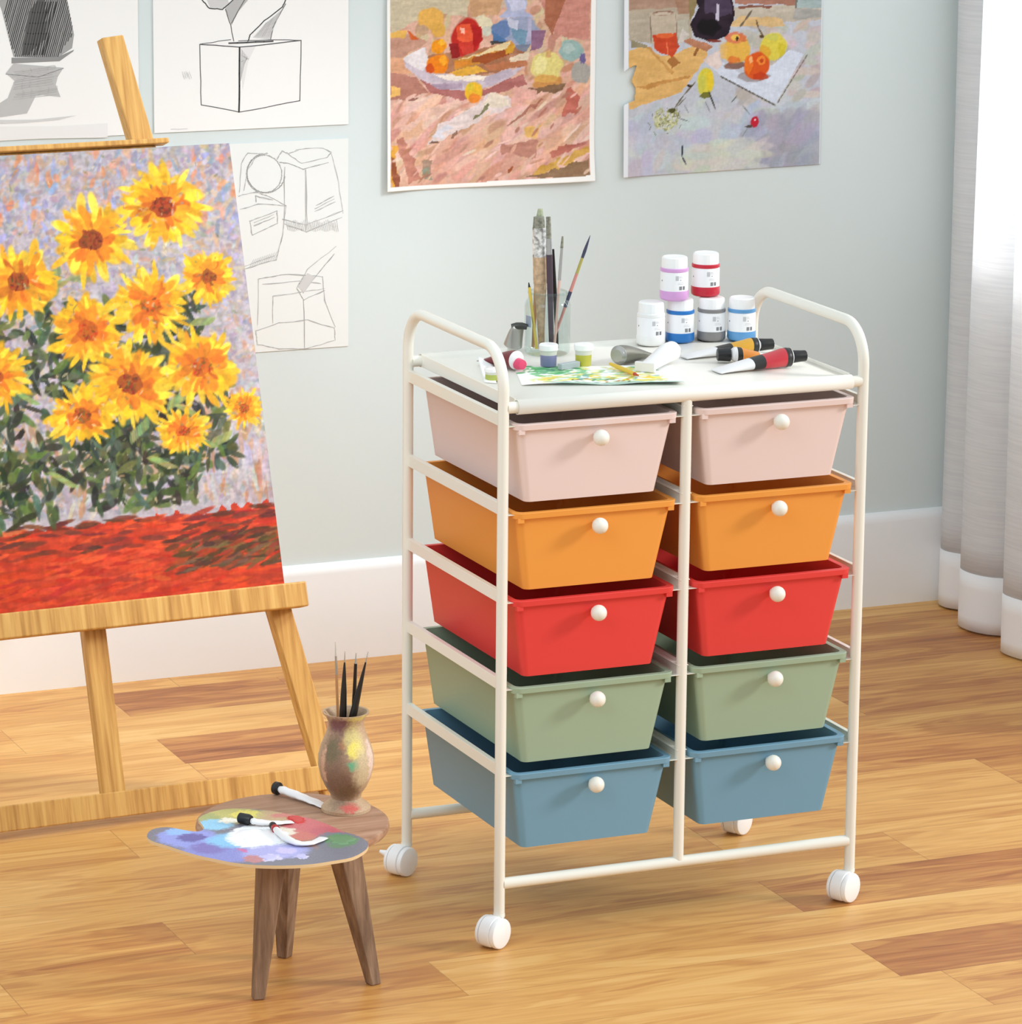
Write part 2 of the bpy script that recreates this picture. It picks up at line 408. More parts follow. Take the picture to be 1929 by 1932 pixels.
# ------------------------------------------------------------------ curtain
def build_curtain():
    root = thing('curtain', 'sheer white linen curtain with opaque hem hanging at the right window', 'curtain', (1.66, 1.1, 0))
    ctrl = [(1.735, 1.672), (1.690, 1.645), (1.682, 1.60), (1.715, 1.545), (1.712, 1.515), (1.645, 1.48), (1.632, 1.43), (1.652, 1.375),
            (1.705, 1.335), (1.700, 1.305), (1.620, 1.265), (1.612, 1.205), (1.640, 1.145), (1.700, 1.11), (1.69, 1.075), (1.622, 1.04), (1.615, 0.98),
            (1.65, 0.92), (1.70, 0.885), (1.69, 0.85), (1.622, 0.81), (1.62, 0.75), (1.66, 0.69), (1.70, 0.66), (1.69, 0.63)]
    P = []
    for i in range(len(ctrl)-1):
        p0 = Vector((*ctrl[max(i-1, 0)], 0)); p1 = Vector((*ctrl[i], 0)); p2 = Vector((*ctrl[i+1], 0)); p3 = Vector((*ctrl[min(i+2, len(ctrl)-1)], 0))
        for t in (0, 0.2, 0.4, 0.6, 0.8):
            P.append(0.5*((2*p1)+(p2-p0)*t+(2*p0-5*p1+4*p2-p3)*t*t+(3*p1-p0-3*p2+p3)*t**3))
    P.append(Vector((*ctrl[-1], 0)))
    def sheet(name, zs, m, thick):
        rows = []
        for z in zs:
            k = min(1.0, z/2.3)
            rows.append([(p.x-1.66+0.018*math.sin(p.y*9+z*0.8)*k*0.5, p.y-1.1+0.010*math.sin(p.x*40+z*1.3)*k, z) for p in P])
        o = MB().loops(rows, False, False, False).build(name, m, root, recalc=False)
        sd = o.modifiers.new('thickness', 'SOLIDIFY'); sd.thickness = thick; sd.offset = 0
        return o
    m = bpy.data.materials.new('sheer_linen'); m.use_nodes = True
    nt = m.node_tree; nt.nodes.clear(); N = nt.nodes.new; Lk = nt.links.new
    out = N('ShaderNodeOutputMaterial'); tc = N('ShaderNodeTexCoord')
    mp = N('ShaderNodeMapping'); mp.inputs['Scale'].default_value = (9, 9, 260); Lk(tc.outputs['Object'], mp.inputs[0])
    n = N('ShaderNodeTexNoise'); n.inputs['Scale'].default_value = 1; n.inputs['Detail'].default_value = 3; Lk(mp.outputs[0], n.inputs['Vector'])
    r = N('ShaderNodeValToRGB'); r.color_ramp.elements[0].color = lin((246, 246, 248)); r.color_ramp.elements[0].position = 0.35
    r.color_ramp.elements[1].color = lin((254, 254, 255)); r.color_ramp.elements[1].position = 0.62; Lk(n.outputs['Fac'], r.inputs['Fac'])
    df = N('ShaderNodeBsdfDiffuse'); Lk(r.outputs['Color'], df.inputs['Color'])
    tl = N('ShaderNodeBsdfTranslucent'); Lk(r.outputs['Color'], tl.inputs['Color'])
    tp = N('ShaderNodeBsdfTransparent')
    m1 = N('ShaderNodeMixShader'); m1.inputs[0].default_value = 0.5; Lk(df.outputs[0], m1.inputs[1]); Lk(tl.outputs[0], m1.inputs[2])
    m2 = N('ShaderNodeMixShader'); m2.inputs[0].default_value = 0.16; Lk(m1.outputs[0], m2.inputs[1]); Lk(tp.outputs[0], m2.inputs[2])
    Lk(m2.outputs[0], out.inputs[0])
    sheet('sheer_panel', [0.118+0.06*i for i in range(37)], m, 0.0008)
    h = sheet('hem', [0.004, 0.03, 0.06, 0.09, 0.122], mat('hem_cloth', (245, 245, 246), 0.8), 0.003)
    h['label'] = 'opaque white hem'
build_curtain()

# ------------------------------------------------------------------ storage cart
CW, CD = 0.61, 0.386
M_enamel = mat('ivory_enamel', (238, 235, 224), 0.32, spec=0.5)
M_tray = mat('ivory_sheet_steel', (243, 240, 231), 0.38, spec=0.45)
M_whitepl = mat('white_plastic', (246, 246, 247), 0.3, spec=0.5)
M_knob = mat('ivory_plastic', (240, 238, 228), 0.35)
DRAW = [('pink', mat('pink_plastic', (232, 209, 203), 0.42, spec=0.35)),
        ('orange', mat('orange_plastic', (238, 158, 70), 0.42, spec=0.35)),
        ('red', mat('red_plastic', (228, 66, 62), 0.42, spec=0.35)),
        ('sage green', mat('sage_plastic', (158, 178, 152), 0.42, spec=0.35)),
        ('blue', mat('blue_plastic', (116, 158, 182), 0.42, spec=0.35))]
def build_cart():
    root = thing('storage_cart', 'white tubular rolling cart with ten pastel and bright plastic drawers in two columns', 'cart')
    R = 0.0086
    zt, zb, hh, br = 0.848, 0.0995, 0.9345, 0.062
    for X in (0.0, CW):
        p = [(X, 0, 0.046)] + [(X, 0, z) for z in (0.3, 0.6)]
        p += arc((br, hh-br), br, PI, PI/2, 10, 'yz', X)
        p += arc((CD-br, hh-br), br, PI/2, 0, 10, 'yz', X)
        p += [(X, CD, 0.6), (X, CD, 0.3), (X, CD, 0.046)]
        m = MB().tube(p, R, 18)
        sf = m.build('side_frame', M_enamel, root)
        for Y in (0, CD):
            MB().lathe([(R+0.0006, 0), (R+0.0006, 0.004)], 18, Matrix.Translation((X, Y, 0.0475))).build('end_ring', M_enamel, sf)
    for Y in (0.0, CD):
        MB().tube([(R*0.6, Y, zb), (CW-R*0.6, Y, zb)], 0.0090, 18).build('bottom_bar', M_enamel, root)
        MB().tube([(R*0.6, Y, zt+(0.002 if Y else 0)), (CW-R*0.6, Y, zt+(0.002 if Y else 0))], 0.0090, 18).build('top_bar', M_enamel, root)
        MB().tube([(CW/2, Y, zb+0.004), (CW/2, Y, zt-0.004)], R, 18).build('centre_post', M_enamel, root)
    # tray: sheet wrapped over both bars, dished between them, with side lips
    def tray_profile():
        pr = []
        r = 0.0115
        pr += [(0+r*math.cos(a), zt+r*math.sin(a)) for a in [PI*(1.62-0.110*i) for i in range(13)]]      # around the front bar
        pr += [(r*1.05, zt+0.0072), (0.03, zt+0.0068)]
        pr += [(CD-0.03, zt+0.0068), (CD-r*1.05, zt+0.0072)]
        pr += [(CD+r*math.cos(a), zt+0.002+r*math.sin(a)) for a in [PI*(0.70-0.085*i) for i in range(14)]]
        return pr
    pr = tray_profile()
    x0, x1 = 0.0215, CW-0.0215
    t = MB().loops([[(x, y, z) for y, z in pr] for x in (x0, x1)], False, False, False, smooth=True)
    tr = t.build('tray', M_tray, root, recalc=True)
    sd = tr.modifiers.new('thickness', 'SOLIDIFY'); sd.thickness = 0.0012; sd.offset = -1
    for X in (x0, x1):
        l = MB().box((X-0.0008, 0.006, zt-0.0075), (X+0.0008, CD-0.004, zt+0.0125))
        l.build('tray_lip', M_tray, tr, bevel=0.0006)
    # runners
    pitch = 0.13678
    def channel(xa, xb, ztop, h, web, y0, y1):
        c = MB()
        c.box((web-0.0008, y0, ztop-h), (web+0.0008, y1, ztop))
        c.box((xa, y0, ztop-h), (xb, y1, ztop-h+0.0012))
        c.box((xa, y0, ztop-0.0012), (web+(xb-web)*0.35 if web == xa else web, y1, ztop)) if web == xa else c.box((web-(web-xa)*0.35, y0, ztop-0.0012), (xb, y1, ztop))
        return c
    y0, y1 = 0.004, CD-0.004
    for k in range(5):
        z = 0.837-pitch*k
        channel(-0.002, 0.020, z, 0.0185, -0.002, y0-0.008, y1).build('runner', M_enamel, root, bevel=0.0004)
        channel(CW-0.019, CW-0.001, z-0.011, 0.0160, CW-0.001, y0-0.008, y1).build('runner', M_enamel, root, bevel=0.0004)
        channel(CW/2-0.022, CW/2-0.0015, z-0.006, 0.0165, CW/2-0.0015, y0-0.010, y1).build('runner', M_enamel, root, bevel=0.0004)
        channel(CW/2+0.0015, CW/2+0.022, z-0.006, 0.0165, CW/2+0.0015, y0-0.010, y1).build('runner', M_enamel, root, bevel=0.0004)
    # drawers
    def drawer_mb(zt_):
        d = MB()
        xa, xb, ya, yb = 0.0225, 0.2810, -0.0035, CD-0.006
        ba, bb, ca, cb = 0.0375, 0.2555, 0.0015, CD-0.014
        zb_ = zt_-0.1225
        f = lambda q, z: rrect(xa-q, xb+q, ya-q, yb+q, 0.012+q*0.5, z, 5)
        L = [rrect(ba, bb, ca, cb, 0.010, zb_, 5), f(0, zt_-0.011), f(0.0015, zt_-0.0095), f(0.0072, zt_-0.0090), f(0.0078, zt_-0.001), f(0.0070, zt_),
             f(-0.0018, zt_), f(-0.0026, zt_-0.004), rrect(ba+0.002, bb-0.002, ca+0.002, cb-0.002, 0.009, zb_+0.002, 5)]
        d.loops(L, True, True, True, smooth=True)
        for xx in (xa-0.001, xb-0.009):
            d.box((xx, ya-0.006, zt_-0.0155), (xx+0.010, ya+0.004, zt_-0.008))
        return d
    def knob_mb(c):
        prof = [(0.0055, -0.017), (0.0055, -0.011)]
        prof += [(0.0126*math.sin(a), -0.0126*math.cos(a)) for a in [PI*(0.20+0.80*i/14) for i in range(15)]][:-1] + [(0.0002, 0.0126)]
        return MB().lathe(prof, 24, Matrix.Translation(c) @ Matrix.Rotation(PI/2, 4, 'X'))
    for k, (cname, m) in enumerate(DRAW):
        z = 0.8225-pitch*k
        for col in (0, 1):
            dx, dz = (0, 0) if col == 0 else (0.3055, 0.002)
            d = drawer_mb(z).build('drawer', m, root, loc=(dx, -0.001, dz))
            d['label'] = f'{cname} plastic drawer in the {"left" if col == 0 else "right"} column'
            me = d.data
            kb = knob_mb((0.1515, -0.0225, z-0.0265)).build('knob', M_knob, d)
            kb['label'] = 'round white knob'
    # twin-wheel casters
    ax = Vector((0.5, -0.866, 0)); tr_ = Vector((-0.866, -0.5, 0))
    for (X, Y, brake) in ((0, 0, False), (CW, 0, False), (0, CD, True), (CW, CD, False)):
        c = Vector((X, Y, 0.0245)) + tr_*0.0125
        A = frame_to(c - ax*0.0, c + ax)
        hood = MB()
        n = 30
        def ring(r, h):
            pts = []
            for i in range(n):
                a = 2*PI*i/n
                q = A @ Vector((r*math.cos(a), r*math.sin(a), h))
                q.z = max(q.z, 0.0045)
                pts.append(tuple(q))
            return pts
        hood.loops([ring(0.0235, -0.0135), ring(0.0255, -0.012), ring(0.0258, -0.002), ring(0.0255, 0.006), ring(0.0235, 0.0075)], True, True, True)
        ca = hood.build('caster', M_whitepl, root); ca['label'] = 'white twin wheel caster'
        for sgn in (1, -1):
            wv = MB().lathe([(0.0243, 0.0082), (0.0243, 0.0128), (0.0232, 0.0150), (0.0200, 0.0163), (0.0001, 0.0172)] if sgn > 0 else
                            [(0.0243, 0.0142), (0.0243, 0.0185), (0.0225, 0.0205), (0.0001, 0.0220)], 32,
                            A @ (Matrix.Identity(4) if sgn > 0 else Matrix.Rotation(PI, 4, 'X')))
            wv.build('wheel', M_whitepl, ca)
        MB().lathe([(0.0062, 0), (0.0062, 0.012)], 16, Matrix.Translation((X, Y, 0.0385))).build('stem', mat('grey_steel', (150, 150, 148), 0.35, 0.7) if not bpy.data.materials.get('grey_steel') else bpy.data.materials['grey_steel'], ca)
        if brake:
            b0 = c + Vector((-0.009, 0.014, 0.004)); lv = Vector((-0.64, 0.72, 0.20))
            b = MB().tube([tuple(b0), tuple(b0+lv*0.014), tuple(b0+lv*0.026)], [0.0075, 0.0058, 0.0026], 10)
            b.build('brake_lever', M_whitepl, ca)
build_cart()
TZ = 0.8555      # tray surface
def tray(px, py, z=TZ):
    q = on_z(px, py, z); return Vector((q[0], q[1], z))
CAM_AZ = math.atan2(CAM[1]-0.2, CAM[0]-0.3)

# ------------------------------------------------------------------ easel
M_pine = wood_mat('oiled_pine', (178, 128, 66), (208, 158, 88), (226, 182, 108), (110, 110, 5), 0.5)
E_T, E_YAW, E_Y0 = 0.325, 0.05, 0.82
E_A = math.atan(E_T)
E_ROT = (-E_A, 0, E_YAW)
EM = Matrix.Translation((0, E_Y0, 0)) @ Matrix.Rotation(E_YAW, 4, 'Z') @ Matrix.Rotation(-E_A, 4, 'X')
EMi = EM.inverted()
def easel_uv(px, py, y=0.0):
    """photo measurement -> (u, v) on the easel's leaning plane pushed y along its normal"""
    o = EMi @ Vector(CAM); d = EMi.to_3x3() @ Vector(ray(px, py))
    t = (y-o.y)/d.y
    q = o+t*d
    return q.x, q.z
def build_easel():
    root = thing('easel', 'light pine A-frame studio easel holding the flower painting', 'easel', (0, E_Y0, 0), E_ROT)
    # right leg (and its mirror) : centre line u = a + b v
    p_lo = easel_uv(584, 1400); p_hi = easel_uv(212, 66)
    cl = easel_uv(0.5*(510+553), 1154); ct = easel_uv(212, 66)
    b = (ct[0]-cl[0])/(ct[1]-cl[1]); a = cl[0]-b*cl[1]
    cu = easel_uv(178, 1196)[0]+0.003      # centre post
    wl, dp = 0.040, 0.028
    hw = wl/2*math.sqrt(1+b*b)
    vtop = ct[1]
    def leg(sign, name):
        m = MB()
        def u(v, s): 
            c0 = a+b*v
            if sign < 0: c0 = 2*cu-c0
            return c0+s*hw
        v0 = 0.0
        L = []
        for (v, y) in ((-0.0, 0), (-0.0, dp), (vtop, dp), (vtop, 0)):
            pass
        tl = -b*wl*0.3
        pts = [(u(0, -1), 0, 0.0), (u(0, 1), 0, 0.0), (u(vtop, 1), 0, vtop+tl*0), (u(vtop, -1), 0, vtop-0.004)]
        bot = dp*math.tan(E_A)
        v = [(x, 0, z) for x, _, z in pts] + [(x, dp, z + (bot if z < 0.1 else 0)) for x, _, z in pts]
        m.add(v, [(0, 1, 2, 3), (7, 6, 5, 4), (0, 4, 5, 1), (1, 5, 6, 2), (2, 6, 7, 3), (3, 7, 4, 0)])
        return m.build(name, M_pine, root, bevel=0.0025)
    leg(1, 'leg'); leg(-1, 'leg')
    # centre post
    MB().box((cu-0.020, 0.002, 0.03), (cu+0.020, 0.026, 1.17)).build('centre_post', M_pine, root, bevel=0.0025)
    # bottom rail
    r0 = easel_uv(577, 1450); r1 = easel_uv(596, 1494)
    ur = a+b*0.02
    MB().box((2*cu-ur-0.01, -0.005, r1[1]+0.001), (ur+0.006, 0.020, r0[1]+0.002)).build('bottom_rail', M_pine, root, bevel=0.002)
    # canvas ledge
    yl = -0.040
    l0 = easel_uv(584, 1143, yl); l1 = easel_uv(578, 1096, yl)
    MB().box((2*cu-l0[0], yl, l0[1]), (l0[0], 0.0, l1[1])).build('canvas_ledge', M_pine, root, bevel=0.003, segs=3)
    # top clamp: a cross strip with a projecting bar
    yc = -0.030
    c0 = easel_uv(320, 269, yc); c1 = easel_uv(319, 258, yc)
    MB().box((2*cu-c0[0], yc, c0[1]), (c0[0], 0.001, c1[1]-0.001)).build('top_clamp', M_pine, root, bevel=0.002)
    s0 = easel_uv(295, 282, -0.012); s1 = easel_uv(295, 266, -0.012)
    MB().box((2*cu-s0[0], -0.012, s0[1]-0.012), (s0[0], 0.0005, c0[1]-0.0005)).build('clamp_strip', M_pine, root, bevel=0.0015)
    # rear prop leg, hinged behind the centre post
    A = EMi @ (EM @ Vector((cu, 0.035, 1.12)))
    foot = EMi @ Vector((cu-0.02, E_Y0+0.86, 0.012))
    Mx = frame_to(foot, A)
    Ln = (A-foot).length
    MB().box((-0.018, -0.011, 0), (0.018, 0.011, Ln), M=Mx).build('rear_leg', M_pine, root, bevel=0.002)
    return cu, l1[1], yl, c0[1]
CU, V_LEDGE, Y_LEDGE, V_CLAMP = build_easel()

# ------------------------------------------------------------------ painted surfaces: a fine grid of coloured points, painted with dabs
class Painter:
    def __init__(s, w, h, step, base):
        s.w, s.h = w, h
        s.nx, s.ny = int(w/step)+1, int(h/step)+1
        s.a = np.zeros((s.ny, s.nx, 3)); s.a[:] = base
        s.X, s.Y = np.meshgrid(np.linspace(0, w, s.nx), np.linspace(0, h, s.ny))
        s.rng = np.random.RandomState(5)
        s.noise = None
    def nz(s, sx, sy, seed=0):
        r = np.random.RandomState(seed)
        gx, gy = max(2, int(s.w/sx)+2), max(2, int(s.h/sy)+2)
        g = r.rand(gy+1, gx+1)
        fx, fy = s.X/sx, s.Y/sy
        ix, iy = np.clip(fx.astype(int), 0, gx-1), np.clip(fy.astype(int), 0, gy-1)
        tx, ty = np.clip(fx-ix, 0, 1), np.clip(fy-iy, 0, 1)
        tx, ty = tx*tx*(3-2*tx), ty*ty*(3-2*ty)
        return (g[iy, ix]*(1-tx)+g[iy, ix+1]*tx)*(1-ty)+(g[iy+1, ix]*(1-tx)+g[iy+1, ix+1]*tx)*ty
    def put(s, mask, c, al=1.0):
        m = (mask*al)[..., None]
        s.a = s.a*(1-m)+np.array(c, float)*m
    def poly(s, pts, c, al=1.0, wob=0.0, jit=6):
        P = np.array(pts, float)
        X, Y = s.X, s.Y
        if wob:
            X = X+(s.nz(0.012, 0.012, len(pts)*7+int(c[0]))-0.5)*wob*2
            Y = Y+(s.nz(0.012, 0.012, len(pts)*5+int(c[1]))-0.5)*wob*2
        ins = np.zeros(X.shape, bool)
        j = len(P)-1
        for i in range(len(P)):
            xi, yi = P[i]; xj, yj = P[j]
            cond = ((yi > Y) != (yj > Y)) & (X < (xj-xi)*(Y-yi)/(yj-yi+1e-12)+xi)
            ins ^= cond; j = i
        k = (s.nz(0.02, 0.006, int(sum(c)))-0.5)*2*jit
        col = np.clip(np.array(c, float)[None, None]+k[..., None], 0, 255)
        m = (ins*al)[..., None]
        s.a = s.a*(1-m)+col*m
    def ell(s, cx, cy, rx, ry, c, ang=0.0, al=1.0, wob=0.0):
        dx, dy = s.X-cx, s.Y-cy
        ca, sa = math.cos(ang), math.sin(ang)
        u, v = (dx*ca+dy*sa)/rx, (-dx*sa+dy*ca)/ry
        r = np.sqrt(u*u+v*v)
        if wob: r = r+(s.nz(rx*0.5, ry*0.5, int(cx*9999) % 1000)-0.5)*wob
        s.put(np.clip((1.06-r)/0.12, 0, 1), c, al)
    def dab(s, cx, cy, ln, wd, ang, c, al=1.0):
        st = s.w/(s.nx-1)
        R = ln+wd
        i0, i1 = max(0, int((cx-R)/st)), min(s.nx, int((cx+R)/st)+2)
        j0, j1 = max(0, int((cy-R)/st)), min(s.ny, int((cy+R)/st)+2)
        if i1 <= i0 or j1 <= j0: return
        dx, dy = s.X[j0:j1, i0:i1]-cx, s.Y[j0:j1, i0:i1]-cy
        ca, sa = math.cos(ang), math.sin(ang)
        u, v = (dx*ca+dy*sa)/ln, (-dx*sa+dy*ca)/wd
        m = (np.clip((1.1-np.sqrt(u*u+v*v))/0.3, 0, 1)*al)[..., None]
        s.a[j0:j1, i0:i1] = s.a[j0:j1, i0:i1]*(1-m)+np.array(c, float)*m
    def scatter(s, n, box, ln, wd, ang, angv, cols, al=0.9, jit=10):
        r = s.rng
        for _ in range(n):
            c = np.array(cols[r.randint(len(cols))], float)+r.uniform(-jit, jit, 3)
            s.dab(r.uniform(box[0], box[2]), r.uniform(box[1], box[3]), ln*r.uniform(0.5, 1.3), wd*r.uniform(0.6, 1.3), ang+r.uniform(-angv, angv), np.clip(c, 0, 255), al)
    def bristle(s, k, sx=0.006, sy=0.002, seed=3):
        n = (s.nz(sx, sy, seed)-0.5)+(s.nz(sy*1.3, sx*1.2, seed+1)-0.5)*0.8+(s.nz(0.0035, 0.0035, seed+2)-0.5)*0.7
        s.a = np.clip(s.a*(1+n*k)[..., None], 0, 255)
    def build(s, name, mapf, m, parent=None):
        a = np.clip(s.a, 0, 255)/255.0
        L = np.where(a <= 0.04045, a/12.92, ((a+0.055)/1.055)**2.4)
        co = mapf(s.X.ravel(), s.Y.ravel())
        nx, ny = s.nx, s.ny
        idx = np.arange(nx*ny).reshape(ny, nx)
        q = np.stack([idx[:-1, :-1], idx[:-1, 1:], idx[1:, 1:], idx[1:, :-1]], -1).reshape(-1, 4)
        if getattr(s, 'cut', None) is not None:
            cm = s.cut.ravel()
            q = q[~cm[q].any(1)]
        me = bpy.data.meshes.new(name)
        me.vertices.add(len(co)); me.vertices.foreach_set('co', np.ascontiguousarray(co, np.float32).ravel())
        me.loops.add(q.size); me.loops.foreach_set('vertex_index', q.ravel().astype(np.int32))
        me.polygons.add(len(q)); me.polygons.foreach_set('loop_start', np.arange(0, q.size, 4, dtype=np.int32))
        me.polygons.foreach_set('loop_total', np.full(len(q), 4, np.int32))
        me.update(calc_edges=True)
        me.validate()
        ca = me.color_attributes.new('col', 'FLOAT_COLOR', 'POINT')
        ca.data.foreach_set('color', np.concatenate([L.reshape(-1, 3), np.ones((nx*ny, 1))], 1).astype(np.float32).ravel())
        me.materials.append(m)
        me.polygons.foreach_set('use_smooth', [True]*len(me.polygons))
        o = bpy.data.objects.new(name, me); COL.objects.link(o)
        if parent: o.parent = parent
        return o
M_paint = attr_mat('oil_paint', 0.6, bump=0.15)
M_print = attr_mat('matte_print', 0.7)
M_canvas = mat('canvas_cloth', (236, 232, 222), 0.8)

def build_flower_painting():
    yf, yb = -0.026, -0.0135
    vb = V_LEDGE+0.0005
    ur = easel_uv(535, 1088, yf)[0]; vt = easel_uv(433, 270, yf)[1]
    ul = 2*CU-ur
    wd, ht = ur-ul, vt-vb
    root = thing('canvas_painting', 'large canvas of yellow flowers over a red ground on the easel', 'painting', EM @ Vector((CU, yf, vb)), E_ROT)
    MB().box((ul-CU, 0.0004, 0), (ur-CU, yb-yf, ht)).build('stretched_canvas', M_canvas, root)
    P = Painter(wd, ht, 0.0021, (176, 166, 172))
    r = P.rng
    # the part in front of the camera is the right-hand half; paint the whole cloth loosely
    P.scatter(5200, (0, ht*0.20, wd, ht), 0.011, 0.0042, 0.9, 1.5, [(172, 160, 168), (158, 148, 162), (186, 164, 152), (164, 152, 144), (178, 172, 186), (186, 152, 130), (148, 144, 158)], 0.8)
    P.scatter(260, (0, ht*0.80, wd, ht), 0.014, 0.005, 1.2, 0.8, [(206, 130, 92), (150, 160, 206), (196, 150, 128), (140, 146, 170)], 0.7)
    P.scatter(420, (0, ht*0.2, wd, ht*0.42), 0.022, 0.005, 1.5, 0.5, [(176, 124, 88), (196, 186, 176), (166, 156, 160), (186, 178, 190), (186, 146, 112)], 0.7)
    # red ground
    band = ht*0.185
    P.poly([(-0.05, -0.05), (wd+0.05, -0.05), (wd+0.05, band), (wd*0.6, band*0.94), (-0.05, band*0.9)], (192, 60, 32), 1, 0.01)
    P.scatter(500, (0, 0, wd, band*0.95), 0.026, 0.004, 0.1, 0.25, [(206, 66, 30), (184, 50, 26), (218, 80, 40), (170, 48, 28)], 0.8)
    P.scatter(150, (wd*0.70, band*0.25, wd, band*0.7), 0.020, 0.004, 0.25, 0.25, [(92, 66, 40), (120, 90, 56), (150, 60, 34), (74, 50, 34)], 0.8)
    P.scatter(110, (0, band*0.6, wd, band*0.98), 0.022, 0.004, 0.05, 0.2, [(84, 44, 32), (112, 50, 36), (150, 54, 34)], 0.8)
    # loose green growth
    G = [(46, 50, 32), (70, 80, 42), (36, 38, 28), (96, 108, 56), (56, 66, 50), (80, 94, 76)]
    for bx in ((0.05, 0.26, 0.92, 0.56, 650), (0.20, 0.50, 0.86, 0.66, 260), (0.52, 0.20, 0.80, 0.42, 220), (0.1, 0.18, 0.42, 0.34, 160)):
        P.scatter(bx[4], (wd*bx[0], ht*bx[1], wd*bx[2], ht*bx[3]), 0.018, 0.006, 1.0, 1.4, G, 0.85)
    for i in range(26):
        x, y = wd*r.uniform(0.1, 0.92), ht*r.uniform(0.28, 0.80)
        for k in range(9):
            P.dab(x+0.004*k, y+0.003*k*math.sin(i), 0.012, 0.0035, 0.6+math.sin(i)*0.9, (120+r.randint(40), 136+r.randint(30), 78+r.randint(30)), 0.8)
    # generic round blossoms
    def bloom(cx, cy, R, sq, eye):
        n = 22+r.randint(9)
        P.ell(cx, cy, R*0.8, R*0.8*sq, (226, 160, 30), 0, 0.95, 0.5)
        for ringk, (rr, ln, cols) in enumerate(((0.80, 0.30, [(250, 196, 40), (240, 178, 32), (254, 214, 70)]), (0.62, 0.30, [(248, 182, 30), (236, 150, 30), (252, 204, 56)]), (0.42, 0.22, [(232, 132, 30), (222, 110, 28), (240, 160, 36)]))):
            for i in range(n):
                a = 2*PI*i/n+r.uniform(-0.1, 0.1)
                q = r.uniform(0.72, 1.20)
                if r.rand() < 0.06: continue
                P.dab(cx+R*rr*q*math.cos(a), cy+R*rr*q*sq*math.sin(a), R*ln*r.uniform(0.7, 1.2), R*0.085*r.uniform(0.6, 1.5), math.atan2(math.sin(a)*sq, math.cos(a))+r.uniform(-0.35, 0.35), np.clip(np.array(cols[r.randint(3)])*r.uniform(0.84, 1.06), 0, 255), 0.92)
        P.ell(cx, cy, R*0.27, R*0.27*sq, eye, 0, 0.9, 0.6)
        for i in range(26):
            a = r.uniform(0, 2*PI); q = R*0.24*r.rand()**0.5
            P.dab(cx+q*math.cos(a), cy+q*sq*math.sin(a), R*0.06, R*0.03, r.uniform(0, 3), (eye[0]*r.uniform(0.6, 1.1), eye[1]*r.uniform(0.5, 1.2), eye[2]*0.9), 0.9)
    for (fx, fy, R, sq, eye) in ((0.90, 0.70, 0.050, 0.95, (150, 76, 26)), (0.60, 0.80, 0.072, 0.95, (140, 62, 26)), (0.80, 0.865, 0.078, 0.8, (160, 60, 24)), (0.735, 0.645, 0.070, 0.9, (204, 96, 24)),
                                 (0.56, 0.60, 0.066, 0.92, (186, 84, 24)), (0.655, 0.475, 0.078, 0.88, (150, 70, 26)), (0.85, 0.50, 0.070, 0.92, (196, 92, 26)), (0.52, 0.415, 0.058, 0.8, (170, 80, 26)),
                                 (0.40, 0.72, 0.070, 0.9, (150, 70, 26)), (0.30, 0.52, 0.066, 0.9, (160, 74, 26)), (0.20, 0.74, 0.062, 0.9, (150, 66, 26)), (0.78, 0.36, 0.048, 0.7, (196, 88, 26)), (0.95, 0.40, 0.036, 0.9, (176, 84, 30)), (0.13, 0.55, 0.05, 0.9, (160, 74, 26))):
        bloom(wd*fx, ht*fy, R, sq, eye)
    P.scatter(500, (0, ht*0.2, wd, ht), 0.006, 0.002, 0.8, 1.5, [(200, 180, 170), (150, 140, 150), (206, 160, 110), (120, 120, 80), (224, 200, 160)], 0.55)
    P.bristle(0.13, 0.012, 0.0045)
    pl = P.build('painted_surface', lambda X, Y: np.stack([X+(ul-CU), np.zeros_like(X), Y], 1), M_paint, root)
    pl['label'] = 'dabbed yellow flowers, green growth and red ground'
build_flower_painting()

# ------------------------------------------------------------------ papers on the back wall
def wallpt(px, py):
    q = on_y(px, py, YW-0.003); return q[0], q[2]
class Ink:
    """pencil marks: narrow flat strips lying on the paper"""
    def __init__(s): s.v, s.f, s.c, s.k = [], [], [], 0
    def fill(s, pts, g):
        o = len(s.v); d = s.k*2e-6; s.k += 1
        s.v += [(x, -d, z) for x, z in pts]; s.f.append(list(range(o, o+len(pts)))); s.c += [g]*len(pts)
    def line(s, pts, w, g):
        d = s.k*2e-6; s.k += 1
        for (x0, z0), (x1, z1) in zip(pts[:-1], pts[1:]):
            L = math.hypot(x1-x0, z1-z0)
            if L < 1e-6: continue
            tx, tz = (x1-x0)/L, (z1-z0)/L
            nx, nz = -tz*w/2, tx*w/2
            e = w*0.3
            o = len(s.v)
            s.v += [(x0-tx*e+nx, -d, z0-tz*e+nz), (x0-tx*e-nx, -d, z0-tz*e-nz), (x1+tx*e-nx, -d, z1+tz*e-nz), (x1+tx*e+nx, -d, z1+tz*e+nz)]
            s.f.append([o, o+1, o+2, o+3]); s.c += [g]*4
    def build(s, name, parent, loc):
        me = bpy.data.meshes.new(name); me.from_pydata(s.v, [], s.f)
        ca = me.color_attributes.new('col', 'FLOAT_COLOR', 'POINT')
        ca.data.foreach_set('color', [q for g in s.c for q in lin((g, g, g))])
        me.materials.append(M_print)
        o = bpy.data.objects.new(name, me); COL.objects.link(o); o.parent = parent; o.location = loc
        return o
M_paper = mat('sketch_paper', (250, 250, 249), 0.8, spec=0.1)
M_tracing = mat('thin_paper', (240, 244, 243), 0.8, spec=0.1)
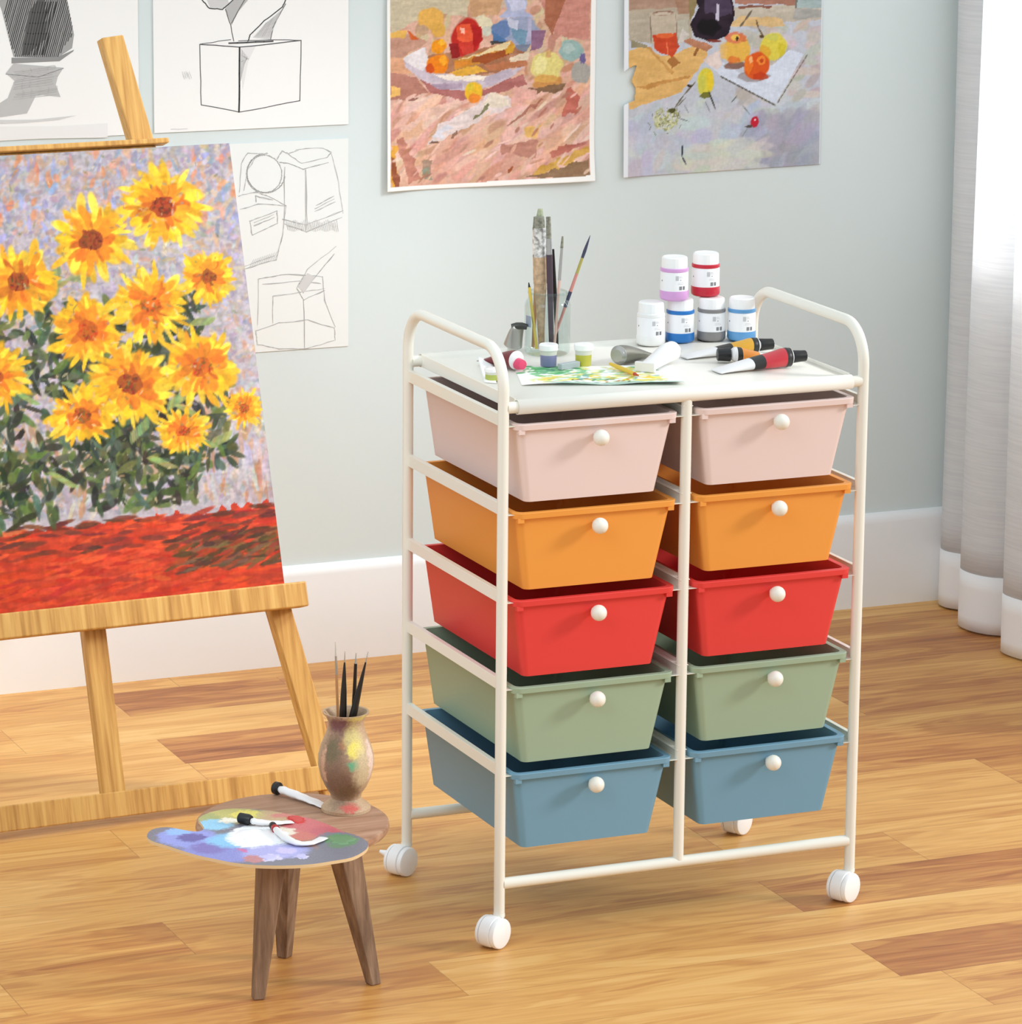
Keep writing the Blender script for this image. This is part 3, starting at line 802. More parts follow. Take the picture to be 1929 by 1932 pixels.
def sketch_sheet(label, x0, x1, z0, z1, m, y=0.0025):
    root = thing('pencil_sketch', label, 'drawing', (x0, YW-y, z0), group=None)
    MB().box((0, -0.0003, 0), (x1-x0, 0.0003, z1-z0)).build('paper', m, root)
    return root
def zz(pts, sc, ox=0, oy=0, x0=0, z0=0):
    out = []
    for x, y in pts:
        a, b_ = wallpt(ox+x/sc, oy+y/sc); out.append((a-x0, b_-z0))
    return out
rs = random.Random(3)
def rough(pts, amp=0.0006, n=5):
    out = []
    for (x0, z0), (x1, z1) in zip(pts[:-1], pts[1:]):
        for i in range(n):
            t = i/n; out.append((x0+(x1-x0)*t+rs.uniform(-amp, amp), z0+(z1-z0)*t+rs.uniform(-amp, amp)))
    out.append(pts[-1]); return out
K1 = 2.7557
def sketch_goblet():
    x1 = wallpt(262, 150)[0]; z0 = wallpt(100, 261)[1]; x0 = x1-0.40; z1 = z0+0.52
    root = sketch_sheet('pencil drawing of a dark hatched goblet at far left above the easel', x0, x1, z0, z1, M_paper)
    I = Ink(); T = lambda p: zz(p, K1, 0, 0, x0, z0)
    body = [(-60, -260), (360, -260), (350, 0), (385, 180), (375, 250), (300, 300), (70, 295), (10, 60), (-30, -60)]
    I.fill(T(body), 168)
    # steep hatching clipped to the bowl
    for i in range(46):
        xb = -40+i*10
        ytop, ybot = -250, 295
        def xa(y): return xb+ (295-y)*0.28
        seg = []
        for j in range(28):
            y = ytop+(ybot-ytop)*j/27; x = xa(y)
            lft = -30+ (y+60)*0.28 if y < 60 else 10+(y-60)*0.26
            rgt = 352 if y < 0 else (350+y*0.19 if y < 180 else 385-(y-180)*0.72)
            if lft < x < rgt: seg.append((x, y))
        if len(seg) > 1: I.line(rough(T([seg[0], seg[-1]]), 0.0004, 4), 0.0019, 52+rs.randint(0, 50))
    I.fill(T([(150, 60), (230, -40), (240, 200), (140, 285), (110, 290)]), 96)
    for i in range(9): I.line(rough(T([(120+i*14, 285), (180+i*14, 10)]), 0.0005), 0.0022, 48+rs.randint(0, 30))
    I.fill(T([(60, 300), (300, 296), (385, 258), (380, 268), (310, 318), (60, 330)]), 150)
    I.fill(T([(30, 380), (70, 330), (330, 352), (300, 400), (290, 440), (315, 505), (190, 490), (140, 590), (0, 610), (-40, 560), (40, 510), (75, 420)]), 196)
    for i in range(26):
        y = 350+i*6; I.line(rough(T([(70+rs.uniform(-10, 20), y+20), (290+rs.uniform(-20, 10), y-10)]), 0.0004), 0.0011, 168+rs.randint(0, 24))
    I.line(rough(T([(30, 385), (200, 400), (330, 355)]), 0.0003), 0.0014, 150)
    I.fill(T([(-200, 625), (180, 622), (400, 600), (300, 625), (120, 640), (-200, 652)]), 216)
    I.fill(T([(-300, 660), (300, 655), (560, 640), (560, 715), (-300, 730)]), 240)
    o = I.build('pencil_drawing', root, (0, -0.0006, 0)); o['label'] = 'dark hatched goblet drawing'
def sketch_tissue():
    x0 = wallpt(290, 120)[0]; x1 = wallpt(658, 120)[0]; z0 = wallpt(470, 243)[1]; z1 = z0+0.52
    root = sketch_sheet('pencil drawing of an open tissue box on white paper, right of the easel top', x0, x1, z0, z1, M_paper)
    I = Ink(); T = lambda p: zz(p, K1, 0, 0, x0, z0)
    I.fill(T([(1315, 195), (1380, 125), (1470, 45), (1420, 140), (1405, 205)]), 214)
    I.fill(T([(1172, 45), (1260, -60), (1290, 0), (1240, 60), (1205, 130)]), 190)
    I.fill(T([(1060, -40), (1180, -40), (1190, 20), (1150, 48), (1095, 44)]), 214)
    I.fill(T([(1252, 250), (1330, 240), (1290, 320), (1262, 470)]), 236)
    for p, w_, g in (([(1040, 230), (1245, 246), (1566, 210)], 0.0018, 90), ([(1040, 230), (1046, 545), (1245, 583)], 0.0016, 96), ([(1247, 246), (1243, 583)], 0.0032, 60),
                     ([(1245, 583), (1560, 524), (1566, 210)], 0.0016, 100), ([(1040, 230), (1200, 206)], 0.0014, 110), ([(1240, 214), (1400, 206), (1566, 210)], 0.0014, 100),
                     ([(1190, 224), (1420, 214)], 0.0030, 90), ([(1055, -40), (1052, 0), (1090, 44), (1158, 48), (1192, 18), (1280, -70)], 0.0020, 90),
                     ([(1172, 48), (1200, 130), (1216, 214)], 0.0016, 110), ([(1205, 120), (1236, 62), (1290, -30)], 0.0016, 110), ([(1290, 214), (1300, 182), (1375, 108), (1470, 34), (1486, 0), (1480, -60)], 0.0020, 80),
                     ([(1408, 205), (1420, 140), (1486, 20)], 0.0016, 120), ([(890, 672), (975, 670)], 0.0010, 205)):
        I.line(rough(T(p), 0.0005, 5), w_, g)
    for i in range(14): I.line(rough(T([(1256+i*3, 255+i*4), (1252+i*2, 420-i*9)]), 0.0004), 0.0010, 190+rs.randint(0, 25))
    for i in range(10): I.line(rough(T([(1330+i*8, 190), (1385+i*8, 118-i*6)]), 0.0004), 0.0010, 170+rs.randint(0, 30))
    for i in range(5): I.line(rough(T([(948+i*9, 372+4*(i % 2)), (960+i*9, 412-5*(i % 3))]), 0.0006, 3), 0.0010, 216)
    o = I.build('pencil_drawing', root, (0, -0.0006, 0)); o['label'] = 'tissue box drawing'
def sketch_kitchen():
    x1 = wallpt(658, 460)[0]; x0 = x1-0.40; z0 = wallpt(600, 657)[1]; z1 = wallpt(600, 264)[1]
    root = sketch_sheet('faint pencil drawing of kitchen appliances on thin paper beside the canvas edge', x0, x1, z0, z1, M_tracing, 0.0016)
    I = Ink(); T = lambda p: zz(p, K1, 0, 0, x0, z0)
    def ell(cx, cy, rx, ry, a0=0, a1=2*PI, n=26): return [(cx+rx*math.cos(a0+(a1-a0)*i/n), cy+ry*math.sin(a0+(a1-a0)*i/n)) for i in range(n+1)]
    G = 176
    L = [ell(1375, 905, 92, 98), ell(1385, 900, 100, 102, 0.2, 4.8), [(1245, 1000), (1255, 850), (1290, 795), (1380, 805)], [(1270, 990), (1290, 880), (1330, 820)],
         [(1440, 830), (1470, 785), (1500, 800), (1570, 850), (1700, 820), (1725, 790)], [(1455, 845), (1500, 850), (1580, 880), (1710, 845)], [(1500, 800), (1560, 775), (1680, 770), (1725, 792)],
         [(1725, 790), (1762, 950), (1786, 1110)], [(1470, 1140), (1590, 1170), (1786, 1095)], [(1480, 1165), (1595, 1205), (1780, 1130)], [(1590, 880), (1600, 1170)], [(1480, 870), (1478, 1140)], [(1590, 885), (1592, 1200)],
         [(1640, 1100), (1745, 1050)], [(1640, 1085), (1740, 1035)], [(1645, 1070), (1738, 1020)],
         [(1240, 1020), (1330, 1000), (1400, 1020), (1488, 1070), (1470, 1220), (1440, 1350), (1270, 1400)], [(1250, 1090), (1345, 1060), (1488, 1072)], [(1300, 1150), (1440, 1098), (1445, 1160), (1312, 1225), (1300, 1150)],
         [(1320, 1160), (1425, 1115)], [(1322, 1175), (1428, 1130)], [(1270, 1385), (1430, 1330)], [(1335, 1050), (1330, 1020), (1420, 1040)],
         [(1345, 1450), (1500, 1425), (1680, 1440)], [(1345, 1450), (1340, 1690)], [(1680, 1440), (1690, 1560), (1745, 1700)], [(1365, 1480), (1560, 1460), (1670, 1475)], [(1420, 1540), (1420, 1680)],
         [(1420, 1540), (1560, 1520), (1690, 1500)], [(1545, 1500), (1600, 1400), (1750, 1280)], [(1575, 1525), (1640, 1440), (1740, 1320)], [(1580, 1560), (1585, 1810)], [(1330, 1720), (1450, 1680), (1600, 1665), (1740, 1705)],
         [(1340, 1790), (1450, 1815), (1600, 1812), (1740, 1770)], [(1330, 1720), (1340, 1790)], [(1740, 1705), (1745, 1770)], [(1545, 1500), (1580, 1560), (1690, 1510)]]
    for p in L:
        for _ in range(2): I.line(rough(T(p), 0.0011, 4), 0.0009, G+30-rs.randint(0, 40))
    I.fill(T([(1550, 1490), (1600, 1420), (1640, 1440), (1580, 1520)]), 214)
    for i in range(30): I.line(rough(T([(1490+i*9, 1150+8*math.sin(i)), (1500+i*9, 1200-4*math.cos(i))]), 0.0004, 2), 0.0010, 206)
    for i in range(12): I.line(rough(T([(1300+i*12, 1390-i*4), (1320+i*12, 1350-i*4)]), 0.0004, 2), 0.0010, 212)
    o = I.build('pencil_drawing', root, (0, -0.0006, 0)); o['label'] = 'faint appliance outlines'
sketch_goblet(); sketch_tissue(); sketch_kitchen()

def still_life_bowl():
    x0 = wallpt(729, 180)[0]; x1 = wallpt(1123, 180)[0]; z0 = wallpt(725, 362)[1]; z1 = z0+0.60
    wd, ht = x1-x0, z1-z0
    P = Painter(wd, ht, 0.0019, (252, 251, 248))
    K = 4.384
    T = lambda p: zz(p, K, 700, 0, x0, z0)
    def pt(x, y): return T([(x, y)])[0]
    def E_(cx, cy, rx, ry, c, wob=0.25, al=1, ang=0):
        q = pt(cx, cy); s = 1/K/1165
        P.ell(q[0], q[1], rx*s*1.06, ry*s, c, ang, al, wob)
    mgl, mgb = T([(155, 1552)])[0]; mgr = T([(1808, 1465)])[0][0]
    P.poly([(mgl, mgb), (mgr, mgb), (mgr, ht-0.012), (mgl, ht-0.012)], (224, 178, 158), 1, 0, 14)
    inner = (mgl, mgb, mgr, ht-0.012)
    hold = P.a.copy()
    P.scatter(520, (mgl, mgb, mgr, T([(0, 700)])[0][1]), 0.034, 0.0095, 0.60, 0.25, [(230, 182, 164), (216, 164, 144), (238, 200, 184), (226, 174, 156), (204, 150, 128), (234, 190, 174), (224, 178, 148)], 0.8)
    P.scatter(500, (mgl, T([(0, 700)])[0][1], mgr, ht-0.012), 0.018, 0.007, 1.0, 0.7, [(206, 160, 130), (190, 140, 112), (216, 176, 146), (210, 190, 160)], 0.8)
    for pts, c in (([(155, -60), (820, -60), (800, 140), (600, 110), (360, 170), (155, 300)], (206, 192, 164)), ([(820, -60), (1100, -60), (1060, 120), (830, 140)], (206, 162, 122)),
                   ([(1390, -60), (1810, -60), (1810, 330), (1600, 310), (1480, 250)], (206, 142, 128)), ([(1450, -60), (1630, -60), (1540, 180), (1500, 300), (1440, 180)], (172, 106, 78)),
                   ([(155, 300), (330, 280), (460, 350), (260, 480), (155, 470)], (198, 150, 130)), ([(155, 270), (300, 250), (280, 320), (155, 310)], (230, 180, 90)), ([(300, 240), (400, 330), (330, 330)], (206, 96, 40)),
                   ([(155, 480), (260, 480), (330, 600), (155, 610)], (222, 166, 130)), ([(155, 600), (370, 640), (480, 760), (300, 820), (155, 830)], (186, 128, 112)), ([(160, 715), (245, 720), (240, 790), (160, 800)], (240, 190, 110)),
                   ([(400, 650), (600, 740), (900, 760), (1150, 650), (1260, 620), (1290, 700), (1000, 780), (740, 830), (500, 770)], (180, 112, 108)),
                   ([(1060, 150), (1130, 80), (1100, -60), (1300, -60), (1280, 90), (1350, 150)], (176, 182, 212))):
        P.poly(T(pts), c, 1, 0.002, 10)
    E_(500, 150, 135, 105, (232, 178, 88)); E_(560, 250, 70, 70, (222, 170, 80)); E_(430, 250, 60, 50, (196, 160, 130))
    E_(1215, 265, 232, 150, (156, 164, 192)); E_(1080, 250, 100, 90, (104, 130, 176), 0.4)
    for pts, c in (([(1000, 260), (1180, 360), (1010, 345)], (74, 112, 160)), ([(1150, 230), (1310, 250), (1260, 390), (1190, 330)], (112, 150, 176)), ([(1130, 150), (1220, 170), (1210, 260), (1140, 220)], (206, 208, 228)),
                   ([(1300, 160), (1330, 160), (1330, 330), (1290, 350)], (186, 182, 210)), ([(1330, 260), (1450, 240), (1420, 390), (1320, 420)], (140, 100, 130)), ([(1200, 370), (1315, 370), (1290, 425), (1210, 425)], (124, 132, 152)),
                   ([(1120, -30), (1160, 90), (1290, 80), (1270, -30)], (204, 206, 230)), ([(990, 340), (1120, 350), (1090, 370), (1000, 370)], (60, 60, 60))):
        P.poly(T(pts), c, 0.95, 0.002, 10)
    E_(925, 190, 92, 76, (226, 216, 184), 0.5); E_(960, 260, 50, 50, (206, 206, 190))
    P.poly(T([(470, 470), (520, 440), (660, 430), (900, 400), (1160, 370), (1270, 440), (1190, 560), (940, 622), (640, 612), (490, 560)]), (176, 122, 92), 1, 0.003, 16)
    E_(790, 310, 148, 172, (192, 40, 30), 0.3)
    for pts, c in (([(700, 210), (820, 190), (850, 280), (840, 350), (720, 340)], (234, 92, 54)), ([(830, 210), (910, 215), (930, 330), (850, 420)], (176, 24, 24)), ([(730, 350), (840, 340), (850, 430), (760, 450)], (214, 66, 52)),
                   ([(735, 225), (775, 235), (770, 280), (740, 270)], (246, 190, 170)), ([(650, 360), (720, 350), (740, 470), (670, 480)], (150, 26, 30))):
        P.poly(T(pts), c, 0.95, 0.002, 10)
    for pts, c in (([(258, 480), (450, 390), (480, 560), (640, 620), (960, 630), (1200, 570), (1310, 430), (1290, 540), (1150, 650), (900, 745), (600, 735), (400, 650), (290, 560)], (204, 190, 202)),
                   ([(258, 480), (450, 390), (480, 500), (430, 590), (330, 550)], (236, 228, 230)), ([(520, 620), (960, 625), (930, 670), (640, 670)], (244, 232, 220)), ([(480, 690), (760, 690), (760, 740), (560, 735)], (176, 156, 176)),
                   ([(940, 650), (1160, 560), (1170, 620), (960, 700)], (190, 176, 192))):
        P.poly(T(pts), c, 1, 0.002, 10)
    E_(560, 385, 78, 72, (242, 152, 24), 0.3); E_(560, 530, 104, 98, (240, 134, 22), 0.3); E_(490, 565, 44, 50, (214, 84, 24), 0.4); E_(585, 350, 34, 30, (252, 184, 50), 0.4); E_(600, 500, 40, 50, (248, 168, 40), 0.4)
    for pts, c in (([(680, 500), (870, 450), (1160, 335), (1190, 370), (1180, 430), (960, 510), (700, 580)], (214, 150, 60)), ([(700, 500), (870, 450), (1165, 330), (1130, 400), (880, 462)], (230, 210, 164)),
                   ([(840, 470), (1120, 410), (1150, 450), (950, 520), (840, 525)], (164, 82, 40)), ([(1110, 405), (1190, 360), (1180, 430), (1120, 450)], (216, 162, 50)), ([(700, 510), (830, 500), (830, 540), (700, 560)], (222, 140, 50)),
                   ([(640, 600), (870, 535), (970, 585), (760, 640)], (232, 176, 66)), ([(930, 540), (1280, 490), (1290, 540), (980, 590)], (190, 120, 82)), ([(1140, 480), (1310, 430), (1300, 500), (1150, 512)], (228, 210, 184))):
        P.poly(T(pts), c, 0.97, 0.002, 10)
    E_(848, 760, 90, 100, (240, 190, 50), 0.15); E_(855, 815, 66, 46, (240, 140, 50), 0.4); E_(825, 720, 30, 40, (222, 196, 60), 0.4)
    E_(1655, 420, 124, 104, (152, 182, 178), 0.3); E_(1740, 600, 96, 110, (172, 168, 162), 0.4); E_(1752, 485, 34, 50, (112, 102, 152), 0.5); E_(1640, 400, 60, 50, (178, 200, 196), 0.5)
    E_(1460, 680, 150, 78, (206, 146, 82), 0.3); E_(1455, 545, 168, 140, (228, 214, 134), 0.25); E_(1400, 540, 70, 80, (238, 228, 160), 0.5); E_(1470, 450, 30, 40, (214, 170, 110), 0.5); E_(1455, 650, 120, 40, (220, 170, 90), 0.4)
    P.line = None
    for pts, c in (([(470, 1205), (560, 1030), (860, 880), (1000, 760), (1130, 800), (1170, 890), (960, 970), (720, 1090), (560, 1160)], (230, 216, 216)), ([(920, 840), (1000, 760), (1130, 810), (1160, 880), (1010, 890)], (240, 226, 206)),
                   ([(500, 1120), (620, 1030), (700, 1040), (560, 1160)], (222, 222, 232)), ([(1300, 1440), (1790, 1205), (1800, 1265), (1430, 1440)], (208, 162, 72)), ([(1260, 1475), (1800, 1300), (1808, 1475)], (142, 112, 82)),
                   ([(1120, 1400), (1190, 1375), (1180, 1420), (1120, 1450)], (160, 82, 44)), ([(155, 1200), (220, 1190), (190, 1550), (150, 1550)], (226, 164, 56)), ([(160, 1290), (210, 1310), (240, 1540), (190, 1540)], (152, 84, 60)),
                   ([(210, 1140), (265, 1140), (430, 1490), (320, 1500)], (196, 130, 112)), ([(410, 1330), (500, 1330), (485, 1440), (430, 1440)], (170, 142, 122)), ([(1100, 1190), (1390, 1170), (1350, 1310), (1060, 1270)], (190, 132, 116)),
                   ([(1280, 1060), (1430, 1030), (1360, 1140), (1290, 1140)], (232, 184, 104)), ([(1110, 1030), (1420, 820), (1440, 830), (1150, 1030)], (172, 110, 92)), ([(1640, 700), (1740, 800), (1700, 940), (1570, 960)], (196, 106, 92)),
                   ([(1480, 1270), (1600, 1190), (1780, 1190), (1500, 1290)], (186, 106, 90)), ([(860, 970), (980, 850), (1000, 870), (880, 980)], (120, 120, 80)), ([(650, 1140), (690, 1080), (720, 1090), (680, 1150)], (150, 110, 90)),
                   ([(470, 1205), (520, 1160), (580, 1185), (520, 1175)], (120, 84, 70)), ([(1290, 740), (1600, 690), (1560, 790), (1330, 770)], (128, 96, 70)), ([(430, 1400), (480, 1400), (490, 1480), (440, 1470)], (140, 150, 130)),
                   ([(1180, 700), (1360, 760), (1370, 820), (1180, 860)], (232, 176, 164)), ([(240, 1080), (480, 900), (720, 830), (740, 860), (400, 1020), (250, 1110)], (236, 196, 180)), ([(300, 820), (420, 780), (310, 860)], (140, 90, 80))):
        P.poly(T(pts), c, 0.9, 0.005, 14)
    P.scatter(60, (mgl, mgb, mgr, T([(0, 800)])[0][1]), 0.014, 0.0030, 0.60, 0.4, [(238, 200, 184), (200, 142, 120), (228, 184, 160), (180, 120, 100), (244, 214, 200)], 0.8)
    P.bristle(0.07)
    # clean white margin
    for mk in ((P.X < mgl), (P.X > mgr), (P.Y < mgb+0.004*(P.X/wd)), (P.Y > ht-0.012)):
        P.put(mk.astype(float), (252, 251, 248))
    def curl(X, Y):
        d = 0.0025+0.008*np.clip(1-X/0.10, 0, 1)**2*np.clip(1.15-Y/0.5, 0, 1)+0.009*np.clip(1-Y/0.10, 0, 1)**2*np.clip((X-0.15)/0.2, 0, 1)
        return np.stack([X, -d, Y], 1)
    o = P.build('still_life_print', curl, M_print)
    o.location = (x0, YW, z0)
    sd = o.modifiers.new('thickness', 'SOLIDIFY'); sd.thickness = 0.0005; sd.offset = -1
    tag(o, 'white bordered still life of a fruit bowl and blue jug on pink cloth', 'picture')
still_life_bowl()
def still_life_plate():
    x0 = wallpt(1177, 180)[0]; x1 = wallpt(1552, 180)[0]; z0 = wallpt(1180, 335)[1]; z1 = z0+0.60
    wd, ht = x1-x0, z1-z0
    P = Painter(wd, ht, 0.0019, (198, 202, 214))
    K = 4.486
    T = lambda p: zz(p, K, 1150, 0, x0, z0)
    def E_(cx, cy, rx, ry, c, wob=0.25, al=1, ang=0):
        q = T([(cx, cy)])[0]; s = 1/K/1165
        P.ell(q[0], q[1], rx*s*1.06, ry*s, c, ang, al, wob)
    def ln(pts, w_, c):
        q = T(pts)
        for a, b_ in zip(q[:-1], q[1:]):
            L = math.hypot(b_[0]-a[0], b_[1]-a[1]); P.dab((a[0]+b_[0])/2, (a[1]+b_[1])/2, L/2*1.05, w_, math.atan2(b_[1]-a[1], b_[0]-a[0]), c, 0.95)
    ymid = T([(900, 880)])[0][1]
    P.scatter(240, (0, 0, wd, ymid), 0.030, 0.014, 0.5, 1.0, [(202, 208, 222), (190, 196, 210), (210, 214, 222), (194, 200, 216), (204, 208, 206)], 0.6)
    P.scatter(110, (wd*0.62, 0, wd, ymid*0.75), 0.030, 0.016, 0.8, 0.6, [(170, 172, 188), (180, 182, 196), (160, 162, 180)], 0.5)
    P.scatter(60, (wd*0.3, 0, wd*0.7, ymid*0.4), 0.030, 0.012, 0.2, 0.4, [(206, 208, 200), (214, 216, 210)], 0.6)
    P.scatter(70, (wd*0.6, ymid, wd, ymid+0.15), 0.024, 0.010, 0.2, 0.6, [(200, 192, 186), (208, 200, 200), (190, 182, 176)], 0.8)
    for pts, c in (([(170, -60), (640, -60), (600, 90), (170, 110)], (176, 142, 120)), ([(170, 90), (700, 60), (720, 330), (400, 380), (170, 340)], (184, 172, 152)), ([(560, -60), (780, -60), (720, 120), (600, 120)], (170, 130, 106)),
                   ([(1040, 70), (1810, 60), (1810, 190), (1100, 220)], (200, 188, 170)), ([(1060, -60), (1600, -60), (1590, 60), (1080, 45)], (172, 118, 98)), ([(1610, -60), (1820, -60), (1820, 95), (1600, 80)], (168, 186, 186)),
                   ([(1600, -60), (1615, -60), (1605, 85), (1590, 85)], (110, 110, 104)), ([(1600, 90), (1815, 100), (1815, 180), (1560, 180)], (170, 168, 164)), ([(1100, 60), (1400, 60), (1380, 80), (1110, 80)], (136, 84, 66)),
                   ([(1020, 230), (1120, 150), (1480, 170), (1500, 240), (1300, 240)], (222, 186, 130)),
                   ([(165, 430), (320, 390), (450, 480), (560, 470), (700, 400), (830, 385), (850, 480), (760, 600), (620, 790), (380, 860), (165, 930)], (228, 180, 106)),
                   ([(180, 330), (330, 380), (340, 400), (200, 400)], (150, 140, 110)), ([(320, 390), (350, 400), (560, 620), (540, 640)], (206, 152, 84)), ([(230, 740), (700, 640), (690, 660), (330, 760)], (204, 146, 78)),
                   ([(500, 520), (560, 480), (620, 540), (540, 590)], (176, 116, 60)), ([(720, 480), (760, 400), (780, 420), (740, 490)], (150, 96, 50)), ([(600, 340), (720, 330), (900, 400), (840, 440), (700, 400)], (190, 128, 96)),
                   ([(355, 110), (585, 105), (600, 300), (580, 460), (390, 420), (365, 300)], (198, 184, 164)), ([(378, 300), (580, 280), (600, 400), (545, 495), (400, 420)], (206, 66, 30)),
                   ([(590, 180), (680, 160), (690, 330), (610, 370)], (190, 186, 170)), ([(630, 240), (700, 300), (620, 380), (600, 360)], (214, 206, 200))):
        P.poly(T(pts), c, 0.95, 0.002, 10)
    E_(485, 305, 98, 26, (228, 104, 54), 0.1); E_(470, 115, 112, 24, (150, 110, 92), 0.1); E_(470, 120, 96, 16, (206, 190, 172), 0.1)
    ln([(500, 360), (510, 480)], 0.0012, (240, 130, 90)); ln([(360, 120), (372, 400)], 0.0012, (130, 110, 96)); ln([(580, 130), (590, 400)], 0.0010, (140, 110, 100))
    P.poly(T([(690, -60), (800, -60), (740, 100), (690, 190)]), (150, 132, 92), 1, 0.002)
    P.poly(T([(740, -60), (1060, -60), (1075, 180), (1010, 320), (870, 372), (730, 310), (700, 220), (770, 80)]), (40, 26, 40), 1, 0.002, 8)
    P.poly(T([(820, -60), (1040, -60), (1060, 120), (950, 150), (830, 110)]), (84, 70, 96), 0.8, 0.003, 8)
    P.poly(T([(925, 40), (950, 50), (940, 190), (915, 190)]), (206, 200, 220), 1); E_(860, 240, 120, 90, (14, 8, 16), 0.4)
    ln([(840, 350), (960, 360)], 0.003, (130, 50, 36))
    P.poly(T([(800, 515), (905, 490), (1130, 640), (1400, 560), (1540, 440), (1660, 480), (1420, 890), (1395, 890), (960, 655)]), (218, 226, 242), 1, 0.001)
    P.poly(T([(800, 515), (935, 430), (960, 560), (930, 600)]), (234, 214, 206), 0.9, 0.002)
    for i in range(14): ln([(950+i*33, 655+i*18), (985+i*33, 676+i*18)], 0.0018, (84, 84, 74))
    for i in range(10): ln([(1430+i*26, 890-i*41), (1455+i*26, 850-i*41)], 0.0016, (120, 112, 104))
    E_(1230, 660, 170, 60, (120, 100, 96), 0.5, 0.5); E_(1080, 560, 130, 40, (110, 60, 40), 0.5, 0.7)
    E_(1090, 430, 148, 145, (234, 184, 80), 0.2); E_(1060, 330, 100, 60, (226, 124, 90), 0.6, 0.9); E_(1130, 330, 70, 40, (220, 110, 70), 0.6, 0.8); E_(1080, 330, 44, 34, (240, 196, 90), 0.3); E_(980, 440, 40, 90, (236, 190, 110), 0.5, 0.8); E_(1060, 520, 70, 40, (226, 96, 40), 0.6, 0.6)
    E_(1400, 415, 142, 142, (226, 210, 80), 0.2); E_(1330, 470, 60, 80, (230, 170, 50), 0.6, 0.8); E_(1400, 330, 70, 40, (206, 206, 100), 0.6, 0.8); E_(1470, 430, 40, 70, (214, 196, 50), 0.6, 0.8)
    E_(1258, 575, 140, 142, (222, 88, 26), 0.15); E_(1190, 560, 50, 90, (240, 124, 36), 0.5, 0.9); E_(1300, 525, 50, 50, (244, 140, 50), 0.3); E_(1300, 530, 22, 22, (200, 70, 24), 0.3); E_(1290, 660, 90, 40, (196, 56, 20), 0.6, 0.7); E_(1210, 520, 20, 34, (250, 190, 130), 0.4, 0.9)
    ln([(1120, 240), (1160, 190), (1225, 100)], 0.0026, (110, 96, 80)); ln([(1258, 180), (1275, 250), (1315, 320)], 0.0020, (110, 84, 60)); E_(1305, 325, 26, 18, (90, 70, 40), 0.4); E_(1095, 340, 16, 22, (60, 40, 26), 0.3)
    ln([(560, 920), (640, 810), (740, 700)], 0.0018, (110, 100, 80)); ln([(580, 910), (660, 830)], 0.0014, (120, 116, 100)); E_(690, 735, 30, 14, (60, 40, 24), 0.4)
    E_(825, 700, 88, 140, (224, 210, 70), 0.1); E_(865, 690, 34, 110, (238, 206, 50), 0.3, 0.9); E_(790, 720, 40, 100, (206, 204, 90), 0.4, 0.8); E_(825, 815, 70, 30, (110, 110, 40), 0.5, 0.9); ln([(850, 780), (905, 935)], 0.0018, (60, 56, 50)); ln([(820, 870), (860, 960)], 0.0012, (130, 136, 140))
    q = T([(490, 1010)])[0]
    for i in range(120):
        a, rr = P.rng.uniform(0, 6.28), P.rng.rand()**0.5
        P.dab(q[0]+0.028*rr*math.cos(a), q[1]+0.022*rr*math.sin(a), 0.005, 0.0016, P.rng.uniform(0, 3), [(206, 208, 156), (186, 190, 140), (222, 222, 190), (160, 160, 110)][P.rng.randint(4)], 0.9)
    for i in range(22):
        P.dab(q[0]+P.rng.uniform(-0.04, 0.035), q[1]+P.rng.uniform(-0.03, 0.02), 0.005, 0.0007, P.rng.uniform(0, 3), (90, 90, 70), 0.7)
    E_(540, 940, 34, 30, (84, 84, 40), 0.4)
    E_(1236, 1045, 44, 58, (198, 30, 54), 0.2); E_(1240, 1030, 10, 14, (250, 200, 206), 0.2); E_(1190, 1085, 40, 16, (90, 80, 70), 0.5); ln([(1135, 905), (1200, 990)], 0.0012, (120, 130, 130)); ln([(1130, 1170), (1180, 1090)], 0.0008, (120, 140, 140)); ln([(1040, 880), (1090, 820)], 0.0016, (110, 120, 120))
    ln([(622, 1235), (618, 1330)], 0.0022, (36, 50, 66)); ln([(618, 1330), (652, 1400)], 0.0018, (36, 50, 66)); ln([(590, 1005), (680, 1035)], 0.0010, (110, 120, 130)); ln([(640, 890), (680, 970)], 0.0010, (140, 150, 150))
    P.bristle(0.05)
    mgl = T([(166, 700)])[0][0]; mgr = T([(1775, 700)])[0][0]
    P.put((P.X < mgl).astype(float), (238, 242, 248)); P.put((P.X > mgr+0.006).astype(float), (226, 232, 236))
    # torn notch in the left edge
    tear = np.array(T([(40, 600), (120, 620), (160, 590), (235, 555), (215, 610), (185, 690), (222, 745), (215, 845), (150, 870), (120, 885), (40, 890)]))
    ins = np.zeros(P.X.shape, bool); j = len(tear)-1
    for i in range(len(tear)):
        ins ^= ((tear[i][1] > P.Y) != (tear[j][1] > P.Y)) & (P.X < (tear[j][0]-tear[i][0])*(P.Y-tear[i][1])/(tear[j][1]-tear[i][1]+1e-12)+tear[i][0]); j = i
    P.cut = ins
    def curl(X, Y):
        d = 0.0025+0.006*np.clip(1-X/0.08, 0, 1)**2
        return np.stack([X, -d, Y], 1)
    o = P.build('still_life_print', curl, M_print)
    o.location = (x0, YW, z0); o.rotation_euler = (0, -0.012, 0)
    sd = o.modifiers.new('thickness', 'SOLIDIFY'); sd.thickness = 0.0005; sd.offset = -1
    tag(o, 'pale still life with dark jug and fruit plate, its left edge torn, nearest the curtain', 'picture')
still_life_plate()

